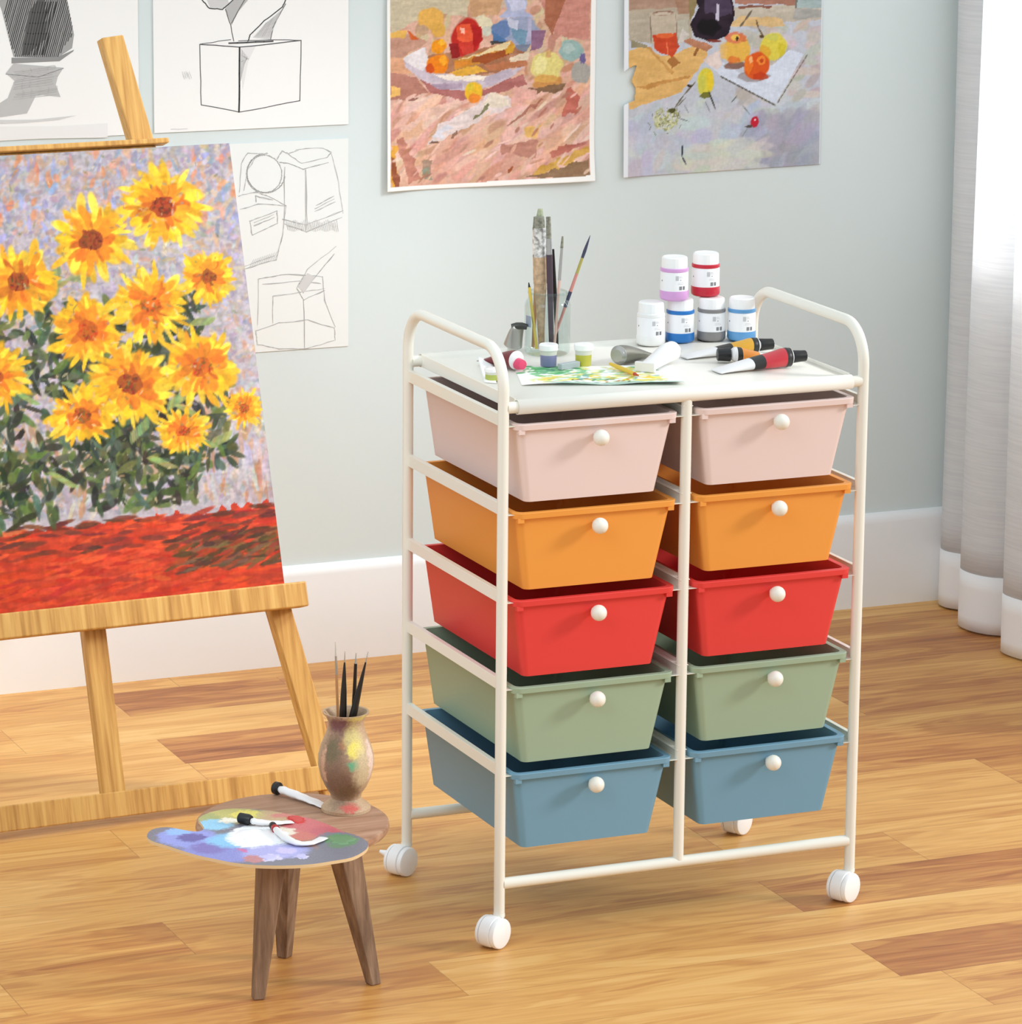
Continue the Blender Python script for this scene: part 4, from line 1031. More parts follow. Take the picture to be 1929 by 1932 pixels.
# ------------------------------------------------------------------ stool with palette, vase and tubes
SC = Vector((-0.350, -0.030, 0)); SH = 0.250
M_walnut = wood_mat('worn_walnut', (104, 80, 62), (136, 108, 86), (166, 138, 114), (90, 90, 6), 0.55)
M_walnut_top = wood_mat('worn_walnut_top', (150, 112, 88), (176, 136, 110), (196, 160, 134), (8, 70, 70), 0.5)
def build_stool():
    root = thing('stool', 'small round three legged brown wooden stool in front of the easel', 'stool', (SC.x, SC.y, 0))
    R = 0.145
    prof = [(0.0001, SH-0.020), (R-0.016, SH-0.020), (R-0.003, SH-0.014), (R, SH-0.008), (R-0.001, SH-0.002), (R-0.004, SH), (0.0001, SH)]
    MB().lathe(prof, 56, cap0=False, cap1=False).build('seat', M_walnut_top, root)
    for (fx, fy) in ((487, 1884), (537, 1805), (705, 1856)):
        f = on_z(fx, fy, 0); f = Vector((f[0]-SC.x, f[1]-SC.y, 0))
        top = Vector((f.x*0.58, f.y*0.62, SH-0.016))
        ang = math.atan2(f.y, f.x)+PI/4
        ca, sa = math.cos(ang), math.sin(ang)
        L = []
        for c, h in ((f, 0.0100), (f.lerp(top, 0.5), 0.0165), (top, 0.0230)):
            L.append([(c.x+(ca*i-sa*j)*h*0.9, c.y+(sa*i+ca*j)*h*0.9, c.z) for i, j in ((-1, -1), (1, -1), (1, 1), (-1, 1))])
        MB().loops(L, True, True, True, smooth=False).build('leg', M_walnut, root, bevel=0.0025)
build_stool()

def P3(px, py, z): 
    q = on_z(px, py, z); return Vector((q[0], q[1], z))
PAL_Z = SH
def build_palette():
    K = 3.858
    out = [(105, 1535), (140, 1487), (250, 1468), (380, 1490), (470, 1500), (520, 1480), (500, 1440), (480, 1405), (560, 1362), (700, 1334), (860, 1336), (1010, 1350), (1130, 1372), (1280, 1400), (1400, 1440), (1520, 1492),
           (1640, 1530), (1705, 1570), (1718, 1600), (1690, 1640), (1600, 1688), (1450, 1716), (1300, 1738), (1100, 1748), (900, 1744), (740, 1728), (600, 1700), (470, 1672), (350, 1636), (240, 1600), (150, 1572)]
    zt = PAL_Z+0.0055
    pts = [P3(250+x/K, 1180+y/K, zt) for x, y in out]
    c = P3(250+900/K, 1180+1540/K, PAL_Z)
    root = thing('paint_palette', 'kidney shaped wooden palette smeared with blue, white, red and green paint on stool', 'palette', (c.x, c.y, PAL_Z+0.0006))
    # smooth the outline
    sm = []
    n = len(pts)
    for i in range(n):
        p0, p1, p2, p3 = pts[i-1], pts[i], pts[(i+1) % n], pts[(i+2) % n]
        for t in (0, 0.33, 0.66):
            sm.append(0.5*((2*p1)+(p2-p0)*t+(2*p0-5*p1+4*p2-p3)*t*t+(3*p1-p0-3*p2+p3)*t**3))
    v = [(p.x-c.x, p.y-c.y) for p in sm]
    def B(x, y, rx, ry, col, soft=0.25):
        q = P3(250+x/K, 1180+y/K, zt)
        # ellipse radii measured in the photo: across the view and into it
        return ((q.x-c.x, q.y-c.y, 0.005), (rx/K/1130, ry/K/330, 1.0), col, soft)
    blobs = [B(1500, 1480, 420, 120, (176, 132, 112)), B(1000, 1390, 260, 40, (196, 168, 130)), B(700, 1385, 220, 50, (196, 190, 120), 0.4), B(560, 1400, 70, 30, (170, 176, 120), 0.4), B(820, 1370, 90, 22, (226, 214, 110), 0.4),
             B(600, 1450, 120, 34, (150, 206, 236), 0.4), B(700, 1420, 60, 18, (240, 236, 220), 0.4), B(700, 1640, 330, 70, (140, 146, 210), 0.3), B(400, 1545, 190, 62, (150, 160, 226), 0.3), B(330, 1500, 80, 22, (150, 190, 240), 0.5),
             B(430, 1545, 90, 26, (106, 104, 170), 0.5), B(560, 1620, 110, 36, (128, 122, 190), 0.5), B(760, 1560, 190, 46, (140, 200, 240), 0.4), B(920, 1550, 200, 66, (246, 250, 252), 0.25), B(900, 1480, 150, 24, (244, 246, 248), 0.3),
             B(1040, 1650, 220, 44, (176, 176, 228), 0.4), B(1000, 1690, 80, 20, (220, 212, 244), 0.3), B(1235, 1682, 34, 16, (226, 216, 240), 0.3), B(1120, 1640, 60, 20, (206, 196, 240), 0.4), B(880, 1700, 60, 22, (196, 136, 140), 0.4), B(800, 1640, 24, 12, (206, 120, 170), 0.4),
             B(1320, 1470, 190, 66, (206, 110, 114), 0.35), B(1180, 1410, 60, 30, (206, 52, 52), 0.4), B(1100, 1380, 90, 14, (206, 130, 120), 0.5), B(1400, 1500, 90, 30, (196, 100, 110), 0.5), B(1230, 1530, 70, 30, (206, 120, 110), 0.5), B(1120, 1500, 60, 26, (236, 224, 206), 0.4),
             B(1540, 1590, 170, 76, (126, 126, 138), 0.15), B(1520, 1560, 100, 36, (104, 148, 106), 0.35), B(1500, 1600, 60, 18, (110, 140, 112), 0.5)]
    pm = blob_mat('palette_paint', (128, 128, 140), [(c_, r_, k_, s_*0.55) for c_, r_, k_, s_ in blobs], 0.026, 120, 0.45, 0.12)
    edge = mat('pale_plywood_edge', (226, 196, 152), 0.6)
    m = MB()
    nn = len(v)
    m.v = [(x, y, 0) for x, y in v]+[(x, y, 0.0049) for x, y in v]
    for i in range(nn):
        j = (i+1) % nn; m.f.append([i, j, nn+j, nn+i]); m.mi.append(1); m.sm.append(False)
    m.f.append(list(range(nn))[::-1]); m.mi.append(1); m.sm.append(False)
    m.f.append([nn+i for i in range(nn)]); m.mi.append(0); m.sm.append(False)
    m.build('board', [pm, edge], root)
    # raised daubs
    M_wp = mat('thick_white_paint', (250, 250, 252), 0.35); M_lv = mat('thick_lavender_paint', (200, 196, 240), 0.4); M_gr = mat('thick_green_paint', (112, 150, 110), 0.45); M_rd = mat('thick_red_paint', (206, 60, 60), 0.4)
    rnd = random.Random(4)
    for (x, y, rx, ry, mm, nm) in ((930, 1535, 0.036, 0.040, M_wp, 'white paint daub'), (1000, 1688, 0.013, 0.012, M_lv, 'lavender paint daub'), (1232, 1682, 0.0075, 0.011, M_lv, 'lavender paint daub'), (1520, 1562, 0.019, 0.020, M_gr, 'green paint daub'), (1195, 1412, 0.010, 0.020, M_rd, 'red paint daub')):
        q = P3(250+x/K, 1180+y/K, zt)
        L = []
        ph = [rnd.uniform(0, 6) for _ in range(3)]
        for s_, h in ((1, 0), (0.93, 0.0009), (0.72, 0.0014), (0.3, 0.0012)):
            L.append([(q.x-c.x+rx*s_*(1+0.16*math.sin(3*a+ph[0])+0.10*math.sin(5*a+ph[1])+0.06*math.sin(9*a+ph[2]))*math.cos(a), q.y-c.y+ry*s_*(1+0.16*math.sin(3*a+ph[0])+0.10*math.sin(5*a+ph[1])+0.06*math.sin(9*a+ph[2]))*math.sin(a), 0.0048+h) for a in [2*PI*i/48 for i in range(48)]])
        o = MB().loops(L, True, False, True).build('paint_daub', mm, root); o['label'] = nm
build_palette()
PZ = PAL_Z+0.0055
M_tubewhite = mat('white_tube_metal', (236, 234, 234), 0.35, spec=0.5)
M_black = mat('black_plastic', (22, 22, 24), 0.35)
M_silver = mat('bare_aluminium', (178, 176, 172), 0.32, 0.75)
def loft_tube(sections, M=None, n=24, mis=None):
    """sections: (position, forward, half-width, half-thickness) -> rounded flattened tube"""
    L = []
    for p, f, hw, ht in sections:
        p, f = Vector(p), Vector(f).normalized()
        x = f.cross(Vector((0, 0, 1))).normalized(); y = x.cross(f)
        L.append([tuple(p+x*hw*math.cos(2*PI*i/n)+y*ht*math.sin(2*PI*i/n)) for i in range(n)])
    return MB().loops(L, True, True, True, mis=mis)
def path_tube(pts, radii, flats):
    P = [Vector(p) for p in pts]
    secs = []
    for i, p in enumerate(P):
        f = P[min(i+1, len(P)-1)]-P[max(i-1, 0)]
        secs.append((p, f, radii[i], radii[i]*flats[i]))
    return secs
def squeezed_tube(label, cap_px, mid_px, tail_px, z, r, capmat, capr, caplen, second=None):
    a, b, c = (P3(*cap_px, z), P3(*mid_px, z), P3(*tail_px, z))
    root = thing('paint_tube', label, 'paint tube', (a.x, a.y, z), group=None)
    a.z = z+capr+0.0005; b.z = z+r*0.8+0.0004; c.z = z+0.0022
    d = (b-a).normalized()
    o = Vector((a.x, a.y, z))
    ss, body = [], []
    N_ = 12
    s0 = a+d*caplen
    for i in range(N_+1):
        t = i/N_
        p = (1-t)**2*s0+2*t*(1-t)*b+t*t*c
        body.append(p-o)
    rad = [r*(0.55 if i == 0 else 0.95+0.28*(i/N_)) for i in range(N_+1)]
    fl = [1.0 if i == 0 else max(0.14, 0.85-0.75*(i/N_)) for i in range(N_+1)]
    for i in range(2, N_): rad[i] *= 1+0.10*math.sin(i*2.3); fl[i] *= 1+0.15*math.sin(i*1.7)
    for i in range(N_+1): body[i].z = max(body[i].z, rad[i]*fl[i]+0.0004)
    loft_tube(path_tube(body, rad, fl)).build('tube_body', M_tubewhite, root)
    cz = Vector((0, 0, capr+0.0004))
    M_ = frame_to(Vector((0, 0, capr+0.0004)), Vector((0, 0, capr+0.0004))+Vector((d.x, d.y, 0)))
    pr = [(capr*0.86, 0), (capr, 0.001), (capr, caplen*0.8), (capr*0.8, caplen*0.98)]
    o_ = MB().lathe(pr, 20, M_).build('cap', capmat, root)
    if second:
        M2 = frame_to(Vector((0, 0, capr+0.0004))+Vector((d.x, d.y, 0))*caplen*0.98, Vector((0, 0, capr+0.0004))+Vector((d.x, d.y, 0))*caplen*2)
        MB().lathe([(r*0.72, 0), (r*0.86, 0.003), (r*1.02, 0.012)], 20, M2).build('label_band', second, root)
    return root
squeezed_tube('white paint tube with chunky black cap lying on the palette middle', (452, 1553), (500, 1562), (551, 1553), PZ, 0.0065, M_black, 0.0080, 0.021)
squeezed_tube('curved white paint tube with dark cap and red band at palette front', (514, 1564), (560, 1618), (611, 1583), PZ, 0.0062, M_black, 0.0056, 0.010, mat('red_band', (176, 34, 40), 0.4))
squeezed_tube('long white paint tube with black cap behind the vase base', (519, 1498), (570, 1512), (615, 1524), PAL_Z, 0.0085, M_black, 0.0098, 0.010)

def build_vase():
    c = P3(653, 1527, SH)
    root = thing('vase', 'paint splattered beige clay vase holding thin brushes on the stool', 'vase', (c.x, c.y, SH+0.0004))
    k = 1/1150.0
    prof_px = [(0, 43), (5, 43), (10, 39), (16, 30), (22, 26), (30, 28), (42, 36), (60, 44), (80, 48.5), (98, 48), (116, 43), (132, 36), (146, 31.5), (156, 31), (164, 34), (170, 40), (173, 40.5)]
    prof = [(0.0005, 0)]+[(r*k, h*k*1.02) for h, r in prof_px]
    top = prof[-1][1]
    inner = [(37*k, top-0.0005), (30*k, top-0.009), (28*k, top-0.022), (33*k, top-0.045), (42*k, top-0.080), (38*k, 0.055), (24*k, 0.040), (0.0005, 0.036)]
    H = top
    def B(px, py, rx, rz, col, soft=0.4):
        # place on the side that faces the viewer
        az = math.atan2(CAM[1]-c.y, CAM[0]-c.x)
        side = (px-653)*k
        h = (1527-py)*k*1.02
        rr = 0.040
        off = max(-0.95, min(0.95, side/rr))
        x = rr*math.cos(az+math.asin(off)); y = rr*math.sin(az+math.asin(off))
        return ((x, y, h), (rx*k, rx*k*1.0, rz*k), col, soft)
    blobs = [B(630, 1420, 30, 60, (150, 118, 96), 0.8), B(640, 1480, 40, 40, (128, 98, 78), 0.8), B(640, 1372, 36, 14, (120, 76, 76), 0.6), B(628, 1410, 16, 24, (120, 104, 76), 0.6), B(648, 1400, 10, 12, (176, 120, 84), 0.6), B(670, 1390, 20, 30, (214, 196, 130), 0.6), B(672, 1412, 15, 17, (240, 222, 110), 0.5),
             B(668, 1438, 12, 9, (110, 176, 134), 0.5), B(682, 1450, 16, 40, (206, 186, 150), 0.8), B(660, 1490, 26, 18, (120, 94, 66), 0.7), B(632, 1494, 8, 17, (190, 36, 34), 0.5), B(640, 1498, 5, 12, (110, 60, 30), 0.6), B(662, 1514, 20, 8, (206, 96, 86), 0.6), B(640, 1524, 16, 6, (176, 140, 110), 0.6), B(680, 1360, 24, 5, (214, 196, 120), 0.5), B(695, 1430, 10, 40, (232, 206, 190), 0.7), B(615, 1440, 6, 60, (206, 160, 130), 0.7)]
    vm = blob_mat('stained_clay', (196, 166, 134), [(c_, r_, k_, s_*0.7) for c_, r_, k_, s_ in blobs], 0.016, 150, 0.6, 0.14)
    MB().lathe(prof+inner, 48, cap0=False, cap1=False).build('body', vm, root)
    return c, H
VC, VH = build_vase()
M_brushwood = mat('brown_brush_wood', (190, 136, 88), 0.45); M_blk = mat('black_lacquer', (24, 20, 20), 0.3); M_fer = mat('brush_ferrule', (186, 186, 184), 0.25, 0.85)
M_hair = mat('brush_hair', (196, 190, 176), 0.7)
def brush(label, base, tip, segs, group, name='paint_brush', cat='paint brush'):
    """segs: (t0, t1, r0, r1, material, part name)"""
    base, tip = Vector(base), Vector(tip)
    root = thing(name, label, cat, base, group=group)
    A = frame_to(Vector((0, 0, 0)), tip-base); L = (tip-base).length
    for (t0, t1, r0, r1, m, nm) in segs:
        ks = [0, 0.12, 0.3, 0.5, 0.7, 0.88, 1]
        f = (lambda t: r0+(r1-r0)*t) if not isinstance(r0, tuple) else (lambda t: np.interp(t, np.linspace(0, 1, len(r0)), r0))
        MB().lathe([(max(0.0003, float(f(t))), (t0+(t1-t0)*t)*L) for t in ks], 14, A).build(nm, m, root)
    return root
def vase_brush(label, rim_px, tip_px, segs, dep=0.0, down=0.060):
    """a brush standing in the vase: passes the rim at rim_px, tip at tip_px; depth follows the vase axis"""
    az = np.array([_fw[0], _fw[1], 0]); az /= np.linalg.norm(az)
    c = np.array([VC.x, VC.y, 0])+az*dep
    def onv(px, py, cc):
        d = ray(px, py); t = ((cc-CAM)@az)/(d@az); return Vector(CAM+t*d)
    a = onv(*rim_px, c); b = onv(*tip_px, c)
    dr = (b-a).normalized()
    base = a-dr*down
    return brush(label, base, b, segs, None)
vase_brush('thin brown handled brush with pale tip, leftmost in the vase', (638, 1358), (633, 1211), [(0, 0.72, 0.0022, 0.0022, M_brushwood, 'handle'), (0.72, 0.88, 0.0022, 0.0016, M_fer, 'ferrule'), (0.88, 1, 0.0016, 0.0005, M_hair, 'bristles')], 0.010)
vase_brush('black lacquered brush standing upright second from left in the vase', (647, 1360), (651, 1229), [(0, 0.90, (0.0045, 0.0056, 0.0058, 0.0055, 0.0048, 0.0034, 0.0012), 0, M_blk, 'handle'), (0.90, 1, 0.0011, 0.0004, M_fer, 'tip')], -0.004)
vase_brush('slim black brush nearly hidden behind the slanting one in the vase', (667, 1358), (672, 1232), [(0, 0.90, (0.0034, 0.0038, 0.0036, 0.0030, 0.0024), 0, M_blk, 'handle'), (0.90, 1, 0.0018, 0.0005, M_fer, 'tip')], 0.014)
vase_brush('black brush slanting right out of the vase', (664, 1360), (695, 1229), [(0, 0.90, (0.0045, 0.0060, 0.0062, 0.0056, 0.0044, 0.0030, 0.0012), 0, M_blk, 'handle'), (0.90, 1, 0.0010, 0.0004, M_fer, 'tip')], -0.006)

# ------------------------------------------------------------------ things on the cart's tray
UPK = 1/1180.0     # metres of height per photo pixel at the tray
VD = np.array([_fw[0], _fw[1], 0]); VD /= np.linalg.norm(VD)      # horizontal viewing direction
def jar_of_brushes():
    c = tray(1032.5, 667)
    root = thing('glass_jar', 'clear glass jar full of paint brushes on the white cart top', 'jar', (c.x, c.y, TZ+0.0006))
    r, H = 0.0365, 0.1010
    prof = [(0.0005, 0.0), (r-0.004, 0.0), (r-0.001, 0.003), (r, 0.008), (r, H-0.022), (r-0.002, H-0.016), (r-0.0055, H-0.012), (r-0.0055, H-0.002), (r-0.0062, H)]
    gm = glass_mat('jar_glass', (0.86, 0.91, 0.895), 0.30)
    MB().lathe(prof, 48, cap0=False, cap1=False).build('glass_body', gm, root)
    MB().lathe([(r-0.0054, H-0.004), (r-0.0042, H-0.003), (r-0.0042, H-0.001), (r-0.0056, H)], 48, cap0=False, cap1=False).build('rim_bead', gm, root)
    lb = mat('grey_blue_sticker', (150, 160, 176), 0.6)
    az = math.atan2(CAM[1]-c.y, CAM[0]-c.x)-0.98
    lab = MB().loops([[(math.cos(az+t)*(r+0.0003), math.sin(az+t)*(r+0.0003), z) for t in np.linspace(-0.20, 0.20, 6)] for z in (0.046, 0.064)], False, False, False).build('sticker', lb, root)
    return c, H, r
JC, JH, JR = jar_of_brushes()
def at_jar(px, py, dep):
    cc = np.array([JC.x, JC.y, 0])+VD*dep
    d = ray(px, py); t = ((cc-CAM)@VD)/(d@VD); return Vector(CAM+t*d)
def jar_brush(label, foot_px, tip_px, segs, dep):
    a = at_jar(*foot_px, dep); b = at_jar(*tip_px, dep)
    a.z = max(a.z, TZ+0.0068)
    return brush(label, a, b, segs, None)
M_palewood = mat('pale_brush_wood', (196, 166, 134), 0.5, noise=0.12, nscale=120); M_spl = mat('splattered_ferrule', (196, 190, 182), 0.4, 0.3, noise=0.45, nscale=160)
M_greenhair = mat('green_stained_hair', (170, 176, 146), 0.7, noise=0.12, nscale=200); M_plum = mat('plum_lacquer', (74, 58, 70), 0.35); M_greyhair = mat('grey_hair', (130, 130, 116), 0.7, noise=0.2, nscale=200)
M_pinkwood = mat('pink_handle', (214, 176, 164), 0.45); M_yel = mat('yellow_pencil', (220, 190, 80), 0.45); M_navy = mat('navy_paint', (60, 62, 90), 0.4); M_olive = mat('olive_paint', (176, 166, 90), 0.45); M_rose = mat('rose_paint', (206, 140, 130), 0.45)
jar_brush('widest pale wooden brush with splattered ferrule in the glass jar', (1022, 664), (1017, 409), [(0, 0.50, (0.005, 0.006, 0.008, 0.0105), 0, M_palewood, 'handle'), (0.50, 0.70, 0.0112, 0.0112, M_palewood, 'handle_block'), (0.70, 0.92, 0.0112, 0.0108, M_spl, 'ferrule'), (0.92, 1, 0.0102, 0.0085, M_greyhair, 'bristles')], 0.004)
jar_brush('tallest brush with green stained bristles in the glass jar', (1006, 660), (1020, 394), [(0, 0.62, 0.0026, 0.0042, M_brushwood, 'handle'), (0.62, 0.86, 0.0045, 0.0056, M_fer, 'ferrule'), (0.86, 1, (0.0058, 0.0062, 0.0058, 0.0040), 0, M_greenhair, 'bristles')], 0.017)
jar_brush('dark plum handled brush with grey bristles in the glass jar', (1041, 664), (1035, 409), [(0, 0.72, (0.004, 0.0045, 0.0050, 0.0052), 0, M_plum, 'handle'), (0.72, 0.84, 0.0050, 0.0046, M_fer, 'ferrule'), (0.84, 1, 0.0044, 0.0038, M_greyhair, 'bristles')], -0.009)
jar_brush('short black brush just right of the plum one in the jar', (1052, 662), (1044, 470), [(0, 1, (0.0020, 0.0034, 0.0030, 0.0020), 0, M_blk, 'handle')], 0.010)
jar_brush('slim pink handled brush with dark tip in the glass jar', (1046, 663), (1062, 446), [(0, 0.62, 0.0020, 0.0024, M_pinkwood, 'handle'), (0.62, 0.90, 0.0026, 0.0022, M_fer, 'ferrule'), (0.90, 1, 0.0026, 0.0016, M_greyhair, 'bristles')], -0.019)
jar_brush('multicoloured brush leaning furthest right in the jar', (1040, 655), (1114, 444), [(0, 0.36, 0.0018, 0.0024, M_rose, 'handle'), (0.36, 0.50, 0.0028, 0.0030, M_navy, 'dark_band'), (0.50, 0.66, 0.0028, 0.0026, M_rose, 'pink_band'), (0.66, 0.80, 0.0026, 0.0024, M_olive, 'olive_band'), (0.80, 1, (0.0024, 0.0028, 0.0018, 0.0004), 0, M_navy, 'bristles')], 0.0)
jar_brush('short yellow pencil at the left inside the jar', (1013, 658), (998, 533), [(0, 0.93, 0.0024, 0.0024, M_yel, 'shaft'), (0.93, 1, 0.0020, 0.0007, M_blk, 'tip')], -0.016)

def bottle_mesh():
    pass
M_cap = mat('white_cap', (247, 247, 247), 0.3); M_labelw = mat('white_label', (244, 244, 246), 0.45); M_ink = mat('label_ink', (72, 72, 78), 0.6); M_inkl = mat('pale_label_ink', (196, 196, 200), 0.6)
def paint_bottle(label, px, py, z, colr, rough=0.3, prop=None):
    c = P3(px, py, z)
    root = thing('paint_bottle', label, 'paint bottle', (c.x, c.y, z+0.0004), group='paint bottles on the cart top')
    r = 0.0236; H = 0.0705
    cm = mat('paint_'+'_'.join(str(v) for v in colr), colr, rough)
    MB().lathe([(0.0005, 0), (r-0.004, 0), (r-0.001, 0.002), (r, 0.005), (r, 0.0135), (r-0.0004, 0.0160)], 36, cap0=False).build('base', cm, root)
    MB().lathe([(r-0.0022, 0.046), (r-0.0006, 0.0475), (r-0.0006, 0.0515), (r-0.0018, 0.0528)], 36).build('neck_band', cm, root)
    # ribbed cap
    n = 72
    L = []
    for z_, rr, rib in ((0.0525, r-0.0024, 1), (0.0655, r-0.0026, 1), (0.0688, r-0.0030, 0.2), (H, r-0.0050, 0), (H-0.0004, r-0.012, 0)):
        L.append([((rr-0.0004*rib*(i % 3 == 0))*math.cos(2*PI*i/n), (rr-0.0004*rib*(i % 3 == 0))*math.sin(2*PI*i/n), z_) for i in range(n)])
    MB().loops(L, True, True, True).build('cap', M_cap, root)
    # small printed marks on the label
    az = math.atan2(CAM[1]-c.y, CAM[0]-c.x)
    rr = r-0.0005
    def strip(mb, t0, t1, z0, z1, mi):
        mi += 1
        ts = np.linspace(t0, t1, max(2, int(abs(t1-t0)/0.12)+2))
        mb.loops([[(rr*math.cos(az+t), rr*math.sin(az+t), z) for t in ts] for z in (z0, z1)], False, False, False, mi=mi)
    pm = MB().lathe([(r-0.0008, 0.0155), (r-0.0008, 0.0445), (r-0.0016, 0.0465)], 36)
    for t0, t1 in ((0.38, 0.41), (0.43, 0.47), (0.49, 0.505), (0.53, 0.57), (0.66, 0.68), (0.70, 0.74), (0.76, 0.775), (0.79, 0.83)):
        strip(pm, t0, t1, 0.0185, 0.0245, 0)
    strip(pm, 0.25, 0.75, 0.0278, 0.0283, 1); strip(pm, 0.10, 0.32, 0.0340, 0.0415, 1); strip(pm, 0.36, 0.62, 0.0382, 0.0388, 1); strip(pm, 0.36, 0.56, 0.0402, 0.0408, 1)
    strip(pm, 0.45, 0.50, 0.0338, 0.0352, 0); strip(pm, -1.06, -0.98, 0.0315, 0.0335, 0); strip(pm, 0.28, 0.72, 0.0300, 0.0304, 1)
    pm.build('label_wrap', [M_labelw, M_ink, M_inkl], root)
    return root
BH = 0.0710
paint_bottle('white paint bottle at front left, standing alone beside the blue one', 1228, 650, TZ, (238, 238, 237))
paint_bottle('deep blue paint bottle standing under the lilac one', 1283, 644, TZ, (32, 116, 192))
paint_bottle('grey paint bottle standing under the red one', 1342, 641, TZ, (132, 130, 130))
paint_bottle('light blue paint bottle standing rightmost, behind the tubes', 1399, 641, TZ, (96, 156, 208))
paint_bottle('lilac paint bottle stacked on top of the deep blue one', 1272, 565, TZ+BH, (214, 160, 214))
paint_bottle('red paint bottle stacked on top of the grey one', 1331, 557, TZ+BH, (196, 32, 54))

def full_tube(label, cap_px, tail_px, r, bands, caplen, cap_r, group=None, capmat=None):
    """a plump paint tube lying down: cap end round, tail crimped flat; bands = (t0, t1, material, part name) from tail to shoulder"""
    a = P3(*cap_px, TZ); b = P3(*tail_px, TZ)
    d = Vector((a.x-b.x, a.y-b.y, 0)); L = d.length; d.normalize()
    root = thing('paint_tube', label, 'paint tube', (b.x, b.y, TZ+0.0004), group=group)
    Lb = L-caplen-0.004
    def sec(t):
        k = t
        hw = r*(1.30-0.30*k) if t < 0.97 else r*0.96
        ht = r*(0.08+0.92*min(1, k*1.05)**0.85) if t < 0.97 else r*0.96
        ht = max(0.0006, ht)
        zc = ht+0.0002
        if t >= 0.85: zc = r*0.97+0.0004
        return (d*Lb*t+Vector((0, 0, zc)), d, hw, ht)
    for (t0, t1, m, nm) in bands:
        S_ = [sec(t0+(t1-t0)*i/6) for i in range(7)]
        loft_tube(S_).build(nm, m, root)
    c0 = d*Lb+Vector((0, 0, r+0.0002))
    A = frame_to(c0, c0+d)
    MB().lathe([(r*0.94, -0.0005), (r*0.80, 0.0025), (cap_r*0.72, 0.0045), (cap_r*0.72, 0.0070)], 24, A).build('shoulder', M_tubewhite, root)
    n = 36
    Lp = []
    for z_, rr in ((0.0055, cap_r*1.04), (0.0065, cap_r*1.06), (caplen*0.8, cap_r*0.96), (caplen+0.004, cap_r*0.92), (caplen+0.0045, cap_r*0.80)):
        Lp.append([(rr*(1-0.05*(i % 3 == 0))*math.cos(2*PI*i/n), rr*(1-0.05*(i % 3 == 0))*math.sin(2*PI*i/n), z_) for i in range(n)])
    MB().loops(Lp, True, True, True, M=A).build('cap', capmat or M_black, root)
    return root
M_blab = mat('black_label', (40, 38, 36), 0.4); M_ora = mat('orange_label', (238, 150, 60), 0.35); M_yor = mat('amber_label', (222, 166, 50), 0.35); M_red = mat('crimson_label', (206, 40, 54), 0.3, coat=0.4)
full_tube('red labelled paint tube lying frontmost at right, black cap outward', (1519, 690), (1352, 703), 0.0155, [(0, 0.46, M_tubewhite, 'tube_tail'), (0.46, 0.62, M_blab, 'dark_band'), (0.62, 0.92, M_red, 'label_band'), (0.92, 1, M_blab, 'collar')], 0.024, 0.0095)
full_tube('amber labelled paint tube lying behind at right, black cap outward', (1457, 664), (1290, 676), 0.0125, [(0, 0.44, M_tubewhite, 'tube_tail'), (0.44, 0.64, M_blab, 'dark_band'), (0.64, 0.92, M_yor, 'label_band'), (0.92, 1, M_blab, 'collar')], 0.024, 0.0095)
full_tube('orange labelled paint tube lying between the others, black cap facing left', (1354, 684), (1480, 681), 0.0120, [(0, 0.5, M_tubewhite, 'tube_tail'), (0.5, 0.84, M_ora, 'label_band'), (0.84, 0.94, M_blab, 'dark_band'), (0.94, 1, M_tubewhite, 'collar')], 0.022, 0.0105)

